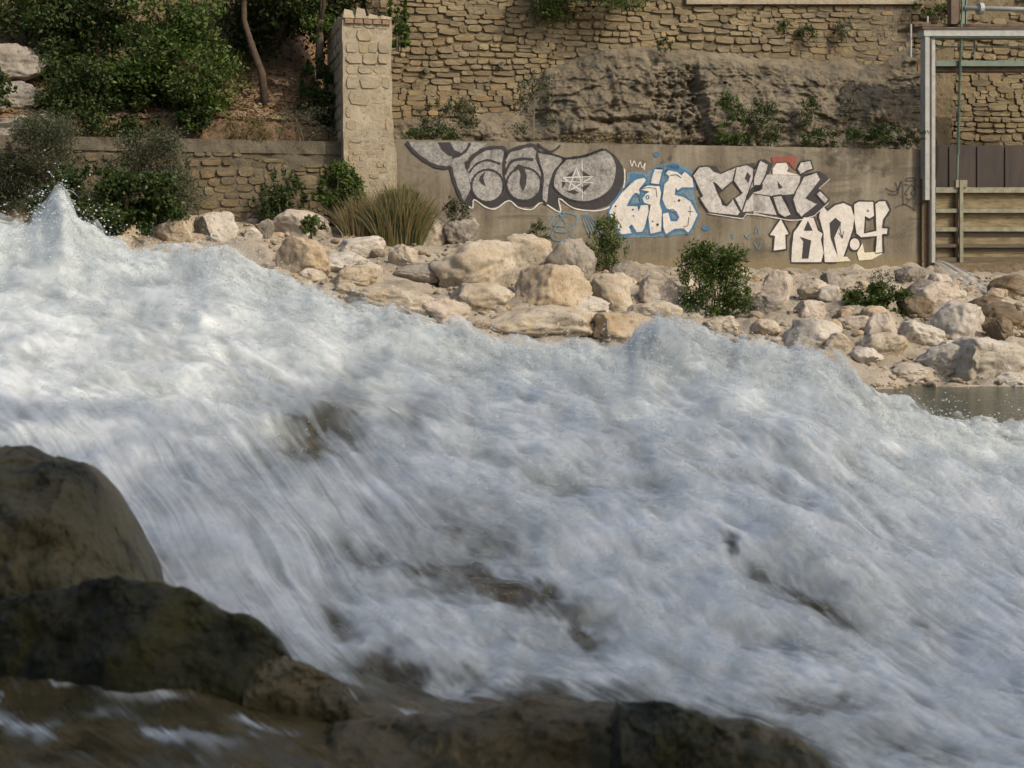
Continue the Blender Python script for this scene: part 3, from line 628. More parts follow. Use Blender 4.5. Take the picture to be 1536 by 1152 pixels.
# low old wall left of the pier
lp = Plane(-60, 29.3, 520, 31.05)
lwz = lp.tz(420, 213)[1]
lw = empty('old_retaining_wall', lp.w(5, 2.8), 'low mossy rubble retaining wall left of the stone pier, under the wooded slope', 'stone wall')
relief('wall_core', lp, 0, lp.len + .2, 2.2, lwz, 160, 60, lambda T, Z: fbm(T * 2, Z * 2.5, 3, 4) * .06, m_lowmortar, lw)
relief('wall_top_rubble', lp, 0, lp.len, lwz - .25, lwz + .03, 300, 8, lambda T, Z: .03 + .05 * fbm(T * 3, Z * 3, 3, 4), m_lowmortar, lw)
if False: mb = MB(); mb.box8([lp.w(0, lwz - .02, .07), lp.w(lp.len, lwz - .02, .07), lp.w(lp.len, lwz - .02, -.5), lp.w(0, lwz - .02, -.5), lp.w(0, lwz + .05, .06), lp.w(lp.len, lwz + .05, .06), lp.w(lp.len, lwz + .05, -.5), lp.w(0, lwz + .05, -.5)]).build('coping', m_lowmortar, lw)
masonry(lw, lp, .2, lp.len, 2.9, lwz - .35, lambda px, py: px > 90, (.10, .24), (.12, .5), -.03, .06, m_lowstone, 260, .95, .14, 15)

# wall behind the sluice gate
bp = Plane(1380, 37.2, 1900, 39.2)
bw = empty('wall_behind_gate', bp.w(3, 3), 'ochre rubble wall seen through the open top of the sluice frame', 'stone wall')
relief('wall_core', bp, 0, bp.len, 1.5, 9.2, 60, 60, lambda T, Z: fbm(T * 1.5, Z * 2, 5, 4) * .06, m_mortar, bw)
masonry(bw, bp, 0, bp.len, 4.7, 9.1, lambda px, py: px < 1600 and py > 20, (.10, .21), (.2, .62), .0, .06, m_stone, 240, 1.0, .14, 16)
# return wall face closing the cliff at the gate
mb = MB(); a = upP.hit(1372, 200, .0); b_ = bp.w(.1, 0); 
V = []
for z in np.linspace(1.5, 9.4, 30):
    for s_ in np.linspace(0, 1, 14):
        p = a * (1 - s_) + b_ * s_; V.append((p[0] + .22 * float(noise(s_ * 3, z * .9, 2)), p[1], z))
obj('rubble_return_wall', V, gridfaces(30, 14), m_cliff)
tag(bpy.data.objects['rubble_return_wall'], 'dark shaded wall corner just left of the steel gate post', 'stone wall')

# ------------------------------------------------------------------ sluice gate
gp = Plane(1390, 33.65, 1760, 34.9)
sg = empty('sluice_gate', gp.w(2.5, 2), 'steel framed sluice gate with timber boards and a threaded lifting rod', 'sluice gate')
def gslab(name, x0, y0, x1, y1, off, th, mat, parent=None):
    mb = MB(); gp.slab(mb, x0, y0, x1, y1, off, th); return mb.build(name, mat, parent or sg)
gslab('post', 1395.5, 52, 1403, 400, .14, .12, m_steel); gslab('post_flange', 1388, 50, 1394.5, 300, .20, .24, m_steel)
gslab('post_flange', 1395.8, 60, 1398, 396, .17, .02, m_rustst)
gslab('post', 1702, 52, 1716, 400, .14, .2, m_steel)
gslab('top_beam', 1386, 43, 1720, 54, .22, .30, m_steel); gslab('beam_flange', 1384, 40.6, 1722, 42.8, .26, .38, m_rustst); gslab('beam_flange', 1396, 54.2, 1716, 57, .18, .3, m_green)
gslab('middle_beam', 1404, 91, 1702, 99, .06, .1, m_green); gslab('middle_beam_flange', 1404, 99.3, 1702, 107, -.08, .3, m_rustst)
gslab('thin_rail', 1404, 69, 1702, 71.5, -.3, .03, m_steel); gslab('thin_post', 1461, 58, 1463, 90, -.3, .03, m_steel)
gslab('steel_plate', 1404, 218, 1702, 282, -.30, .08, m_maroon)
for x in range(1424, 1700, 42): gslab('plate_rib', x, 220, x + 5, 281, -.27, .03, m_maroon)
y = [(281, 289, m_rail), (313, 319, m_rail), (341, 347, m_rail), (366, 371, m_woodwet), (386, 393, m_woodwet)]
for (a, b, m) in y: gslab('cross_rail', 1404, a, 1702, b, .12, .14, m)
for (a, b, m) in ((289.4, 301, m_wood), (301.6, 312.6, m_wood), (319.4, 330, m_wood), (330.6, 340.6, m_wood), (347.4, 356, m_woodwet), (356.6, 365.6, m_wood), (371.4, 378, m_woodwet), (378.6, 385.6, m_wood)): gslab('board', 1404, a, 1702, b, -.02, .06, m)
gslab('stiffener', 1434, 289, 1437.5, 392, .10, .1, m_rustst); gslab('lifting_bar', 1440, 270, 1445, 393, .19, .05, m_rail)
for x in (1560, 1600): gslab('stiffener', x, 289, x + 4, 392, .10, .1, m_rustst)
top, bot = gp.hit(1442, 30, .1), gp.hit(1442, 275, .1); bot[:2] = top[:2]
mb = MB(); mb.tube([bot, top], .026, 8); rod = mb.build('threaded_rod', m_green, sg)
mb = MB(); nth = 54
zt_ = gp.hit(1442, 58, .1)[2]; zb_ = gp.hit(1442, 230, .1)[2]
for i in range(nth):
    z = zb_ + (zt_ - zb_) * i / nth; mb.tube([(top[0], top[1], z), (top[0], top[1], z + .014)], .052, 8)
tag(mb.build('rod_thread', m_green, rod), kind='stuff')
mb = MB(); gp.slab(mb, 1434, 270, 1451, 281, .17, .12); mb.build('rod_bracket', m_rail, sg)
def plant_post(name, x0, y0, x1, y1, off, th, mat, lab, cat):
    mb = MB(); gp.slab(mb, x0, y0, x1, y1, off, th); o = mb.build(name, mat); return tag(o, lab, cat)
gslab('walkway_deck', 1372, 36, 1722, 39.8, -.1, .9, m_rustst)
gslab('gear_pedestal', 1427, -30, 1440, 36, .05, .2, m_rustst); gslab('gear_bracket', 1443, -10, 1447, 36, .1, .05, m_green); gslab('gear_bracket', 1449, -10, 1451, 36, .1, .05, m_green)
mb = MB(); mb.tube([gp.hit(1446, 12, .1), gp.hit(1700, 18, .1)], .055, 12).build('drive_shaft', m_steel, sg, True)
mb = MB(); p = gp.hit(1470, 13, .1); mb.tube([p - gp.d * .05, p + gp.d * .05], .14, 16).build('shaft_flange', m_steel, sg)
gslab('railing_post', 1366, 36, 1368, 86, .05, .04, m_steel); gslab('railing_bar', 1368.4, 33, 1396, 35.6, .05, .04, m_rustst)
gslab('railing_post', 1391, 24, 1393, 36, .05, .04, m_steel)
# masonry abutment and sill at the gate
gslab('stone_sill', 1402, 394, 1720, 436, .35, 1.4, m_wet)
mb = MB(); wallP.slab(mb, 1383, 268, 1404, 440, .10, .5); mb.build('worn_corner', m_wet, sg)

# ------------------------------------------------------------------ boulders
ICO = {i: ico(i) for i in (0, 1, 2, 3, 4, 5)}
def boulder_shape(sub, seed, facets=9, rough=.06, sq=2.6):
    V, Fc = ICO[sub]; r = np.random.default_rng(seed)
    s = (np.abs(V) ** sq).sum(1) ** (-1 / sq); P = V * s[:, None]
    for _ in range(facets):
        n = r.normal(size=3); n /= np.linalg.norm(n); n[2] *= .8; d = r.uniform(.58, .92); q = P @ n
        P = P - np.maximum(q - d, 0)[:, None] * n[None] * .93
    o = r.uniform(0, 90, 3)
    d = fbm(V[:, 0] * 1.3 + o[0], V[:, 1] * 1.3 + o[1], V[:, 2] * 1.3 + o[2], 3) * .22
    d2 = fbm(V[:, 0] * 5 + o[0], V[:, 1] * 5 + o[1], V[:, 2] * 5 + o[2], 4, .6) * rough * 1.4 + fbm(V[:, 0] * 2.6 + o[1], V[:, 1] * 2.6, V[:, 2] * 2.6, 4, .5, True) * rough * 1.1
    P = P * (1 + d + d2)[:, None]
    mn, mx = P.min(0), P.max(0); return (P - (mn + mx) / 2) / ((mx - mn) / 2), Fc
def boulder(x0, y0, x1, y1, mat, label, seed, dep=.8, rough=.06, facets=9, roty=0., sink=.24, Y=None, sq=2.6, cat='boulder', sub=4):
    g = hit_ground((x0 + x1) / 2, y1 - 2) if Y is None else at((x0 + x1) / 2, y1, Y)
    Yc = g[1]; a, b = at(x0, y1, Yc), at(x1, y1, Yc); wd = b[0] - a[0]; hh = at((x0 + x1) / 2, y0, Yc)[2] - g[2]
    P, Fc = boulder_shape(sub, seed, facets, rough, sq); c, s = math.cos(roty), math.sin(roty)
    P = np.stack([P[:, 0] * c + P[:, 2] * s, P[:, 1], -P[:, 0] * s + P[:, 2] * c], 1); mn, mx = P.min(0), P.max(0); P = (P - (mn + mx) / 2) / ((mx - mn) / 2)
    hh2 = hh * (1 + sink * 2)
    V = np.stack([P[:, 0] * wd / 2 + (a[0] + b[0]) / 2, P[:, 1] * wd * dep / 2 + Yc + wd * dep * .3, P[:, 2] * hh2 / 2 + g[2] + hh - hh2 / 2], 1)
    o = obj('boulder', V, Fc, mat); return tag(o, label, cat, 'boulders on the far bank')
BL = [
 (407, 314, 493, 355, m_pink, 'pinkish white flat-topped boulder with a small green plant in front', .0),
 (505, 354, 573, 382, m_white, 'thin white wedge-shaped slab lying on the gravel left of the bank centre', -.15),
 (580, 367, 624, 402, m_tan, 'small tan block between the white slab and the biggest pale boulder', 0),
 (500, 398, 563, 424, m_orange, 'low rounded ochre boulder just above the spray, left of centre', 0),
 (414, 354, 488, 408, m_orange, 'broad orange-tan rock half lost in the spray below the pinkish boulder', .1),
 (650, 360, 768, 433, m_tan, 'biggest pale tan boulder in the middle of the bank', -.1),
 (627, 323, 678, 368, m_tan, 'split boulder, grey on the left and yellow on the right, under the silver lettering', .1),
 (569, 319, 632, 358, m_grey, 'rounded grey boulder at the right foot of the reed clump', 0),
 (668, 325, 717, 364, m_grey, 'grey brown boulder wedged between the split one and the dark round one', 0),
 (715, 319, 791, 371, m_grey, 'large round grey boulder against the wall under the first big letters', 0),
 (752, 350, 834, 408, m_tan, 'leaning tan boulder with a dark hollow underside', .5),
 (820, 358, 894, 418, m_grey, 'squarish grey boulder left of the slender bush', 0),
 (776, 397, 888, 464, m_orange, 'wide boulder with a white top and orange face, in the bank centre', -.1),
 (884, 409, 948, 464, m_tan, 'tan boulder with an orange cleft below the slender bush', 0),
 (914, 391, 962, 423, m_grey, 'small brown-grey rock at the right foot of the slender bush', .1),
 (962, 408, 1022, 452, m_pink, 'crumbling pink-brown rock left of the large round bush', 0),
 (712, 461, 898, 503, m_tan, 'long flat tan ledge with a dark crack at the waterline', .06),
 (892, 470, 986, 516, m_orange, 'orange rock at the waterline right of the long ledge', 0),
 (620, 448, 702, 484, m_pink, 'low pinkish slab breaking out of the spray left of the long ledge', .08),
 (524, 428, 616, 465, m_tan, 'flat tan slab sloping into the spray under the low ochre boulder', .15),
 (444, 402, 486, 424, m_tan, 'small tan stone beside the low ochre boulder at the spray edge', 0),
 (289, 317, 353, 362, m_mottled, 'white boulder mottled with dark lichen left of the pinkish boulder', 0),
 (236, 325, 285, 363, m_orange, 'triangular orange rock left of the white mottled boulder', .1),
 (176, 337, 212, 358, m_orange, 'small brown-orange rock under the dark leafy bush', 0),
 (168, 353, 204, 371, m_tan, 'small tan rock at the spray edge below the dark leafy bush', 0),
 (-12, 300, 44, 334, m_orange, 'orange rock at the far left picture edge above the spray', 0),
 (266, 364, 302, 386, m_pink, 'small pink stone dipping into the spray below the triangular orange rock', 0),
 (364, 340, 393, 359, m_white, 'small white stone between the mottled boulder and the pinkish boulder', 0),
 (383, 328, 412, 357, m_grey, 'small grey rock touching the left side of the pinkish boulder', .2),
 (1143, 405, 1192, 450, m_pink, 'squared tan block below the arrow painted on the wall', 0),
 (1234, 408, 1268, 440, m_grey, 'grey rock left of the bush by the gate', 0),
 (1376, 423, 1447, 455, m_pink, 'flat pinkish rock below the foot of the steel gate post', .1),
 (1404, 453, 1489, 511, m_white, 'large smooth whitish boulder on the right bank', .25),
 (1438, 507, 1545, 566, m_white, 'broad pale slab under the large whitish boulder', .12),
 (1386, 517, 1456, 562, m_mottled, 'pale speckled slab at the waterline below the large whitish boulder', .05),
 (1350, 481, 1418, 515, m_white, 'pale wedge of rock left of the large whitish boulder', .25),
 (1300, 468, 1346, 513, m_pink, 'slanting pinkish rock below the bush by the gate', .7),
 (1239, 478, 1267, 501, m_orange, 'small orange stone on the gravel between the two right bushes', 0),
 (1238, 499, 1276, 528, m_tan, 'small pale tan stone by the water below the small orange stone', 0),
 (1128, 479, 1177, 504, m_tan, 'low tan rock at the foot of the large round bush, near the spray', 0),
 (1446, 447, 1548, 502, m_wet, 'wet rust-brown rock below the water leaking from the gate', .1),
 (1488, 413, 1550, 447, m_wet, 'mossy brown rock at the right picture edge under the gate', 0),
 (1347, 399, 1388, 424, m_grey, 'dark rock where the concrete wall ends at the gate', 0),
 (1353, 443, 1399, 474, m_wet, 'wet brown rock right of the bush by the gate', 0),
 (1484, 474, 1524, 512, m_wet, 'ochre wet rock squeezed right of the large whitish boulder', -.3),
 (1196, 450, 1240, 478, m_pink, 'low dusty rock in the middle of the right gravel slope', 0),
 (1060, 474, 1110, 498, m_tan, 'tan stone poking out under the large round bush', 0),
 (1280, 520, 1330, 548, m_white, 'pale stone lying at the waterline left of the speckled slab', 0),
 (1340, 548, 1392, 572, m_pink, 'flat pinkish stone at the pool edge', 0),
]
BL += [
 (556, 436, 646, 474, m_tan, 'cream slab lying half in the spray between two low flat slabs', .1), (676, 425, 768, 466, m_tan, 'broad cream slab in front of the biggest pale boulder', -.08),
 (468, 378, 556, 408, m_white, 'low whitish slab above the low ochre boulder', .05), (940, 452, 1024, 492, m_tan, 'cream rock above the orange waterline rock', 0),
 (1180, 478, 1262, 522, m_white, 'dusty whitish slab above the waterline between the two right bushes', .05), (1118, 440, 1176, 474, m_grey, 'greyish cream rock just right of the large round bush', .1),
 (1286, 500, 1366, 536, m_tan, 'cream slab left of the speckled slab at the waterline', .1), (844, 444, 912, 474, m_white, 'small whitish block in front of the cleft tan boulder', 0),
 (590, 395, 660, 424, m_grey, 'greyish flat rock left of the biggest pale boulder', 0), (1200, 418, 1250, 448, m_tan, 'cream rock right of the squared block under the arrow', 0),
 (1262, 474, 1312, 500, m_pink, 'pinkish flat stone below the low wide bush', 0), (1500, 560, 1560, 584, m_white, 'pale stone at the pool edge by the right picture edge', 0)]
for i, (x0, y0, x1, y1, m, lab, ry) in enumerate(BL):
    ex = .06 * (x1 - x0) if x1 - x0 > 30 else 0; x0 -= ex; x1 += ex; y0 -= ex * .25
    boulder(x0, y0, x1, y1, m, lab, 100 + i * 7, dep=random.uniform(.7, 1.), roty=ry, rough=random.uniform(.05, .085), facets=random.randint(12, 20), sq=random.uniform(2.4, 3.2))
# loose stones: joined, too many to count
def scatter_stones(name, n, rr, mat, seed, xr, yr, dens):
    r = np.random.default_rng(seed); VV = []; FF = []; c = 0; shapes = [boulder_shape(1, 900 + k, 6, .05) for k in range(8)]
    while c < n:
        px = r.uniform(*xr); Y = r.uniform(*yr); x = (px - 768) / F * Y
        if r.random() > dens(px, Y, x): continue
        P, Fc = shapes[r.integers(8)]; s = rr[0] + (rr[1] - rr[0]) * r.random() ** 3; a = r.uniform(0, 6.28)
        q = P * np.array([s, s * .8, s * .6]); q = np.stack([q[:, 0] * math.cos(a) - q[:, 1] * math.sin(a), q[:, 0] * math.sin(a) + q[:, 1] * math.cos(a), q[:, 2]], 1)
        VV.append(q + np.array([x, Y, float(ground(x, Y)) + s * .15])); FF.append(Fc + len(P) * c); c += 1
    return tag(obj(name, np.concatenate(VV), np.concatenate(FF), mat, None, False), kind='stuff')
# loose stones, each told apart by its colour and its place beside a big boulder
LM = [('the pinkish flat-topped boulder', 450, 340), ('the thin white slab', 540, 372), ('the biggest pale boulder', 710, 400), ('the low ochre boulder', 530, 412), ('the split boulder', 652, 350), ('the round grey boulder at the wall', 752, 350), ('the leaning tan boulder', 792, 380),
      ('the wide orange-faced boulder', 832, 435), ('the tan boulder with an orange cleft', 916, 440), ('the crumbling pink-brown rock', 992, 432), ('the large round bush', 1070, 440), ('the long flat ledge', 800, 482), ('the squared block under the arrow', 1167, 430), ('the low wide bush', 1315, 450),
      ('the flat rock below the gate post', 1410, 440), ('the large whitish boulder', 1446, 482), ('the small ochre stone on the right gravel', 1253, 490), ('the pale wedge of rock', 1384, 498), ('the broad pale slab at the pool', 1490, 535), ('the speckled slab', 1420, 540), ('the dusty rock on the right gravel', 1218, 464)]
_r = random.Random(91); _n = 0; _used = set(); _t = 0
while _n < 42 and _t < 6000:
    _t += 1; px = _r.uniform(330, 1500); py = _r.uniform(350, 568)
    if py < np.interp(px, [330, 600, 900, 1100, 1480], [350, 350, 420, 425, 430]) or py > np.interp(px, [330, 500, 800, 1250, 1480], [395, 455, 505, 540, 565]): continue
    ci = _r.randrange(5); nm = ['tan', 'grey', 'pinkish', 'whitish', 'ochre'][ci]; m_ = [m_tan, m_grey, m_pink, m_white, m_orange][ci]; wd_ = 14 + 40 * _r.random() ** 2.0; sz = 'large' if wd_ > 30 else ('middling' if wd_ > 19 else 'little')
    ref = min(LM, key=lambda q: (q[1] - px) ** 2 + 2 * (q[2] - py) ** 2); dx_, dy_ = px - ref[1], (py - ref[2]) * 1.4
    side = ('to the right of' if dx_ > 0 else 'to the left of') if abs(dx_) > abs(dy_) else ('below' if dy_ > 0 else 'above')
    lab = f'{sz} {nm} loose stone {side} {ref[0]}'
    if lab in _used: continue
    _used.add(lab)
    o_ = boulder(px - wd_ / 2, py - wd_ * _r.uniform(.4, .75), px + wd_ / 2, py, m_, lab, 2000 + _n, dep=.9, rough=.08, facets=12, roty=_r.uniform(-.4, .4), sub=2 if wd_ < 22 else 3, cat='stone'); o_['group'] = 'loose stones on the far bank'; o_.name = 'loose_stone'; _n += 1
cl = lambda px, Y, x: float(sm(-.25, .3, noise(x * .8, Y * .9, 5)))
scatter_stones('gravel', 9000, (.015, .08), rock_mat('pebble', (.34, .28, .20), (.50, .43, .33), (.24, .19, .14), 3, island=True), 1, (-60, 1620), (20.5, 32), cl)
scatter_stones('cobbles', 420, (.07, .20), rock_mat('cobble', (.38, .30, .21), (.54, .46, .36), (.24, .19, .14), 2.5, island=True), 2, (100, 1600), (21, 31.5), cl)

# ------------------------------------------------------------------ foliage
def leaves(lobes, n, size, seed, shell=.55, droop=0., aspect=.5):
    """lobes: (cx,cy,cz,rx,ry,rz). Leaf-sized folded blades spread through the lobes' outer volume"""
    r = np.random.default_rng(seed); L = np.array(lobes, float); wts = L[:, 3] * L[:, 5]; k = r.choice(len(L), n, p=wts / wts.sum())
    d = r.normal(size=(n, 3)); d /= np.linalg.norm(d, axis=1)[:, None]; rad = (shell + (1 - shell) * r.random(n) ** .7)
    o = r.uniform(0, 50); rad *= 1 + .35 * noise(d[:, 0] * 2.2 + k * 3.1 + o, d[:, 1] * 2.2, d[:, 2] * 2.2) + .25 * noise(d[:, 0] * 6 + k, d[:, 1] * 6 + o, d[:, 2] * 6)
    P = L[k, :3] + d * rad[:, None] * L[k, 3:6]
    t = r.normal(size=(n, 3)) + d * .6; t[:, 2] += droop; t /= np.linalg.norm(t, axis=1)[:, None]
    b = np.cross(t, r.normal(size=(n, 3)) + np.array([0, -.4, .5])); b /= np.linalg.norm(b, axis=1)[:, None] + 1e-9
    s = size * r.uniform(.55, 1.35, n)[:, None]
    V = np.stack([P - t * s * .5, P + b * s * aspect * .5, P + t * s * .5, P - b * s * aspect * .5], 1).reshape(-1, 3)
    return V, np.arange(4 * n).reshape(-1, 4)
def lobes_in(x0, y0, x1, y1, Y, n, seed, dep=None, taper=.0):
    r = np.random.default_rng(seed); a, b = at(x0, y1, Y), at(x1, y0, Y); w_, h_ = b[0] - a[0], b[2] - a[2]; dep = dep or w_ * .5; out = []
    for i in range(int(n * 2)):
        u, v = r.uniform(.06, .94), r.uniform(.04, .96); e = 1 - taper * v; u = .5 + (u - .5) * e
        rr = r.uniform(.07, .25) * min(w_, h_ * 1.3)
        out.append((a[0] + w_ * u, Y + r.uniform(-.4, .5) * dep, a[2] + h_ * v, rr * 1.1, rr, rr * .85))
    return out, a, b
def bush(name, x0, y0, x1, y1, Y, mat, label, cat='bush', n=5000, size=.07, nl=12, seed=1, taper=.35, aspect=.5, group='bushes along the far bank', stems=5, droop=0., ground_y=None):
    lo, a, b = lobes_in(x0, y0, x1, y1, Y, nl, seed, None, taper); base = np.array([(a[0] + b[0]) / 2, Y, a[2]])
    if ground_y is not None: base[2] = ground_y
    rs = np.random.default_rng(seed + 5); w_, h_ = b[0] - a[0], b[2] - a[2]      # straggling shoots around the outline
    for _ in range(14):
        an = rs.uniform(.1, 3.04); lo.append((base[0] + w_ * .5 * math.cos(an) * rs.uniform(.7, 1.12), Y + rs.uniform(-.2, .2) * w_, a[2] + h_ * (.35 + .62 * math.sin(an)) * rs.uniform(.8, 1.12), w_ * .035 + .02, w_ * .035 + .02, h_ * rs.uniform(.07, .16)))
    root = empty(name, base, label, cat, group); V, Fc = leaves(lo, n, size, seed, .15, droop, aspect)
    o = obj('foliage', V, Fc, mat, root, False); r = random.Random(seed)
    for k in range(stems):
        l = lo[k % len(lo)]; p = base + np.array([r.uniform(-.08, .08), r.uniform(-.08, .08), -.05]); q = np.array(l[:3])
        m_ = (p + q) / 2 + np.array([r.uniform(-.08, .08), 0, .05]); MB().tube([p, m_, q], [.018, .013, .006], 5).build('stem', m_stem, root)
    return root
def tree(name, crown, Y, trunk, mat, label, n=9000, size=.10, nl=16, seed=1, group='trees on the left slope', r0=.12):
    lo, a, b = lobes_in(*crown, Y, nl, seed, (at(crown[2], 0, Y)[0] - at(crown[0], 0, Y)[0]) * .45)
    pts = [at(px, py, Y + dy) for (px, py, dy) in trunk]; root = empty(name, pts[0], label, 'tree', group)
    V, Fc = leaves(lo, n, size, seed, .3); obj('crown', V, Fc, mat, root, False)
    MB().tube(pts, list(np.linspace(r0, r0 * .55, len(pts))), 9).build('trunk', m_bark, root, True)
    for k in range(min(6, len(lo))):
        q = np.array(lo[k][:3]); MB().tube([pts[-1], (pts[-1] + q) / 2 + np.array([0, 0, .12]), q], [r0 * .5, r0 * .3, r0 * .12], 6).build('limb', m_bark, root, True)
    return root
tree('oak_tree', (150, -70, 335, 165), 31.2, [(250, 212, .3), (258, 150, .2), (250, 60, 0)], l_mid, 'dense bright-topped evergreen oak overhanging the old low wall', 15000, .11, 20, 21)
tree('oak_tree', (60, -60, 200, 150), 32.0, [(140, 195, 0), (150, 100, 0), (145, 20, 0)], l_dark, 'dark evergreen tree left of the overhanging oak', 11000, .11, 16, 22)
tree('oak_tree', (-90, -110, 180, 62), 32.6, [(30, 130, 0), (36, 60, 0), (30, 0, 0)], l_dark, 'dark tree filling the top left corner above the pale rock', 14000, .12, 22, 23)
tree('slender_tree', (325, -160, 470, 8), 32.3, [(398, 165, 0), (393, 110, 0), (378, 70, 0), (366, 30, 0), (366, -40, 0)], l_dark, 'slender leaning bare trunk on the orange earth slope', 7000, .11, 12, 24, r0=.10)
tree('small_tree', (462, -70, 520, 62), 32.4, [(482, 118, 0), (479, 80, 0), (482, 30, 0)], l_mid, 'small leafy tree with a cut trunk close beside the stone pier', 3800, .10, 9, 25, r0=.12)
tree('oak_tree', (300, -100, 560, 72), 33.6, [(420, 60, 0), (425, 30, 0), (420, -20, 0)], l_dark, 'dark tree crown along the top edge behind the slender trunk', 16000, .12, 26, 26)
bush('shrub', 60, 95, 190, 215, 30.6, l_dark, 'dark shrub hanging down the slope between pale rock and oak', n=9000, size=.09, nl=14, seed=31, group='shrubs on the slope')
bush('shrub', 170, 120, 330, 200, 30.9, l_dark, 'low dark shrub in the shade under the overhanging oak', n=9000, size=.09, nl=14, seed=32, group='shrubs on the slope')
bush('shrub', -30, 105, 22, 158, 29.8, l_dark, 'little dark shrub at the left picture edge on pale rock', n=1600, size=.08, nl=6, seed=33, group='shrubs on the slope')
bush('shrub', 448, 92, 506, 214, 31.9, l_dark, 'dark shrub added to stand for the black shade left of the stone pier', n=6500, size=.08, nl=16, seed=142, group='shrubs on the slope')  # leaves fill a corner that holds only shade; added to darken the pier's side
bush('dry_brush', 322, 176, 420, 216, 30.9, l_dry, 'dry brown brush on the slope edge below the leaning trunk', n=2200, size=.07, nl=14, seed=131, group='shrubs on the slope', aspect=.25)
bush('dry_brush', 400, 160, 506, 216, 31.1, l_grey, 'sparse grey weeds on the slope edge next to the stone pier', n=1300, size=.06, nl=12, seed=132, group='shrubs on the slope', aspect=.3)
bush('bush', 0, 180, 140, 325, 28.4, l_grey, 'grey-green feathery bush at the left, behind the tall splash', n=24000, size=.065, nl=18, seed=34, aspect=.28, taper=.5)
bush('bush', 158, 195, 298, 335, 28.8, l_grey, 'tall grey-green feathery bush just left of the visible old wall', n=24000, size=.065, nl=18, seed=35, aspect=.3, taper=.3)
bush('bush', 70, 262, 285, 356, 27.6, l_dark, 'dark broad-leaved bush just above the spray at the left', n=14000, size=.09, nl=22, seed=36, aspect=.6, taper=.1)
bush('bush', -40, 230, 60, 312, 28.6, l_grey, 'low dull green bush at the left edge above the orange rock', n=7000, size=.07, nl=12, seed=37, aspect=.35)
bush('bush', 384, 262, 462, 330, 30.2, l_dark, 'small dark bush against the old wall above the pinkish boulder', n=3200, size=.07, nl=10, seed=38)
bush('bush', 472, 248, 545, 330, 30.0, l_mid, 'bush against the foot of the stone pier', n=5200, size=.075, nl=12, seed=39)
bush('weed', 449, 325, 486, 354, 27.6, l_fresh, 'small green plant growing in front of the pinkish boulder', 'plant', n=500, size=.10, nl=5, seed=40, stems=3)
bush('weed', 664, 296, 704, 328, 30.3, l_grey, 'small weed at the wall foot below the first silver letter', 'plant', n=900, size=.06, nl=6, seed=41)
bush('weed', 792, 335, 828, 372, 30.6, l_reed, 'dry yellowish weed between the round and the square grey boulder', 'plant', n=900, size=.07, nl=6, seed=42, aspect=.25)
bush('bush', 878, 328, 940, 408, 29.4, l_fresh, 'slender upright green bush in front of the blue and white lettering', n=5200, size=.065, nl=24, seed=43, taper=.65, aspect=.35)
bush('bush', 1014, 372, 1124, 482, 27.0, l_mid, 'large round leafy bush low on the bank in front of the wall', n=9000, size=.075, nl=18, seed=44, taper=.3, aspect=.38)
bush('bush', 1060, 366, 1110, 420, 27.2, l_fresh, 'sunlit yellow-green shoots above the large round bush', n=1000, size=.07, nl=7, seed=45, taper=.3, aspect=.3)
bush('bush', 1262, 428, 1372, 476, 28.0, l_mid, 'low wide bush near the foot of the gate post', n=6500, size=.075, nl=16, seed=46, taper=.25, aspect=.4)
bush('bush', 1280, 408, 1360, 445, 28.1, l_grey, 'thin twiggy top growth over the low wide bush', n=900, size=.05, nl=10, seed=47, taper=.3, aspect=.3)
# terrace and wall plants
for i, (x0, y0, x1, y1, Y, m, lab, n) in enumerate([
 (622, 152, 712, 205, 32.2, l_grey, 'scrubby weeds on the terrace right of the stone pier', 3200),
 (770, 115, 832, 205, 32.0, l_grey, 'tall thin weeds where the rubble wall meets the cliff', 1500),
 (596, 192, 700, 212, 31.6, l_dark, 'low growth along the top of the concrete wall by the pier', 1500),
 (1068, 145, 1120, 214, 33.2, l_mid, 'round green bush at the cliff foot above the concrete wall', 2600),
 (1108, 150, 1172, 214, 33.4, l_dark, 'darker scrub right of the round green bush at the cliff foot', 2600),
 (1180, 190, 1390, 222, 33.4, l_dark, 'dark strip of weeds on the concrete wall top towards the gate', 4500),
 (1200, 150, 1232, 190, 34.0, l_dark, 'dark tuft in a hollow of the cliff', 700),
 (1255, 150, 1290, 176, 34.2, l_grey, 'small tuft high on the cliff right side', 400),
 (1166, 30, 1186, 46, 35.6, l_mid, 'small tuft growing high in the rubble wall, the left one of a pair', 200),
 (1196, 38, 1226, 64, 35.6, l_dark, 'dark tuft growing high in the rubble wall, the right one of a pair', 500),
 (1252, 28, 1282, 62, 35.8, l_grey, 'pale green tuft in the rubble wall near the rendered band', 500),
 (980, 58, 1010, 76, 34.6, l_dark, 'tuft on the upper edge of the cliff', 300),
 (1018, 36, 1036, 50, 35.2, l_mid, 'tiny tuft in the rubble wall above the cliff', 150),
 (820, 205, 1060, 216, 32.4, l_dry, 'dry grass fringe along the middle of the concrete wall top', 1500),
 (1376, -20, 1440, 42, 36.0, l_fresh, 'bright shrub behind the walkway railing at the top right', 4500)]):
    bush('wall_plant', x0, y0, x1, y1, Y, m, lab, 'plant', n=n, size=.065, nl=8 if x1 - x0 < 100 else 22, seed=60 + i, group='plants growing on the walls', stems=2, aspect=.4, taper=.2)
bush('ivy', 583, -40, 612, 74, 32.6, l_mid, 'ivy hanging in the corner right of the stone pier', 'ivy', n=3600, size=.09, nl=12, seed=81, group='ivy', taper=-.1)
bush('ivy', 796, -70, 972, 20, 33.9, l_mid, 'bright ivy spilling over the top of the rubble wall', 'ivy', n=9000, size=.08, nl=20, seed=82, group='ivy', taper=-.2)
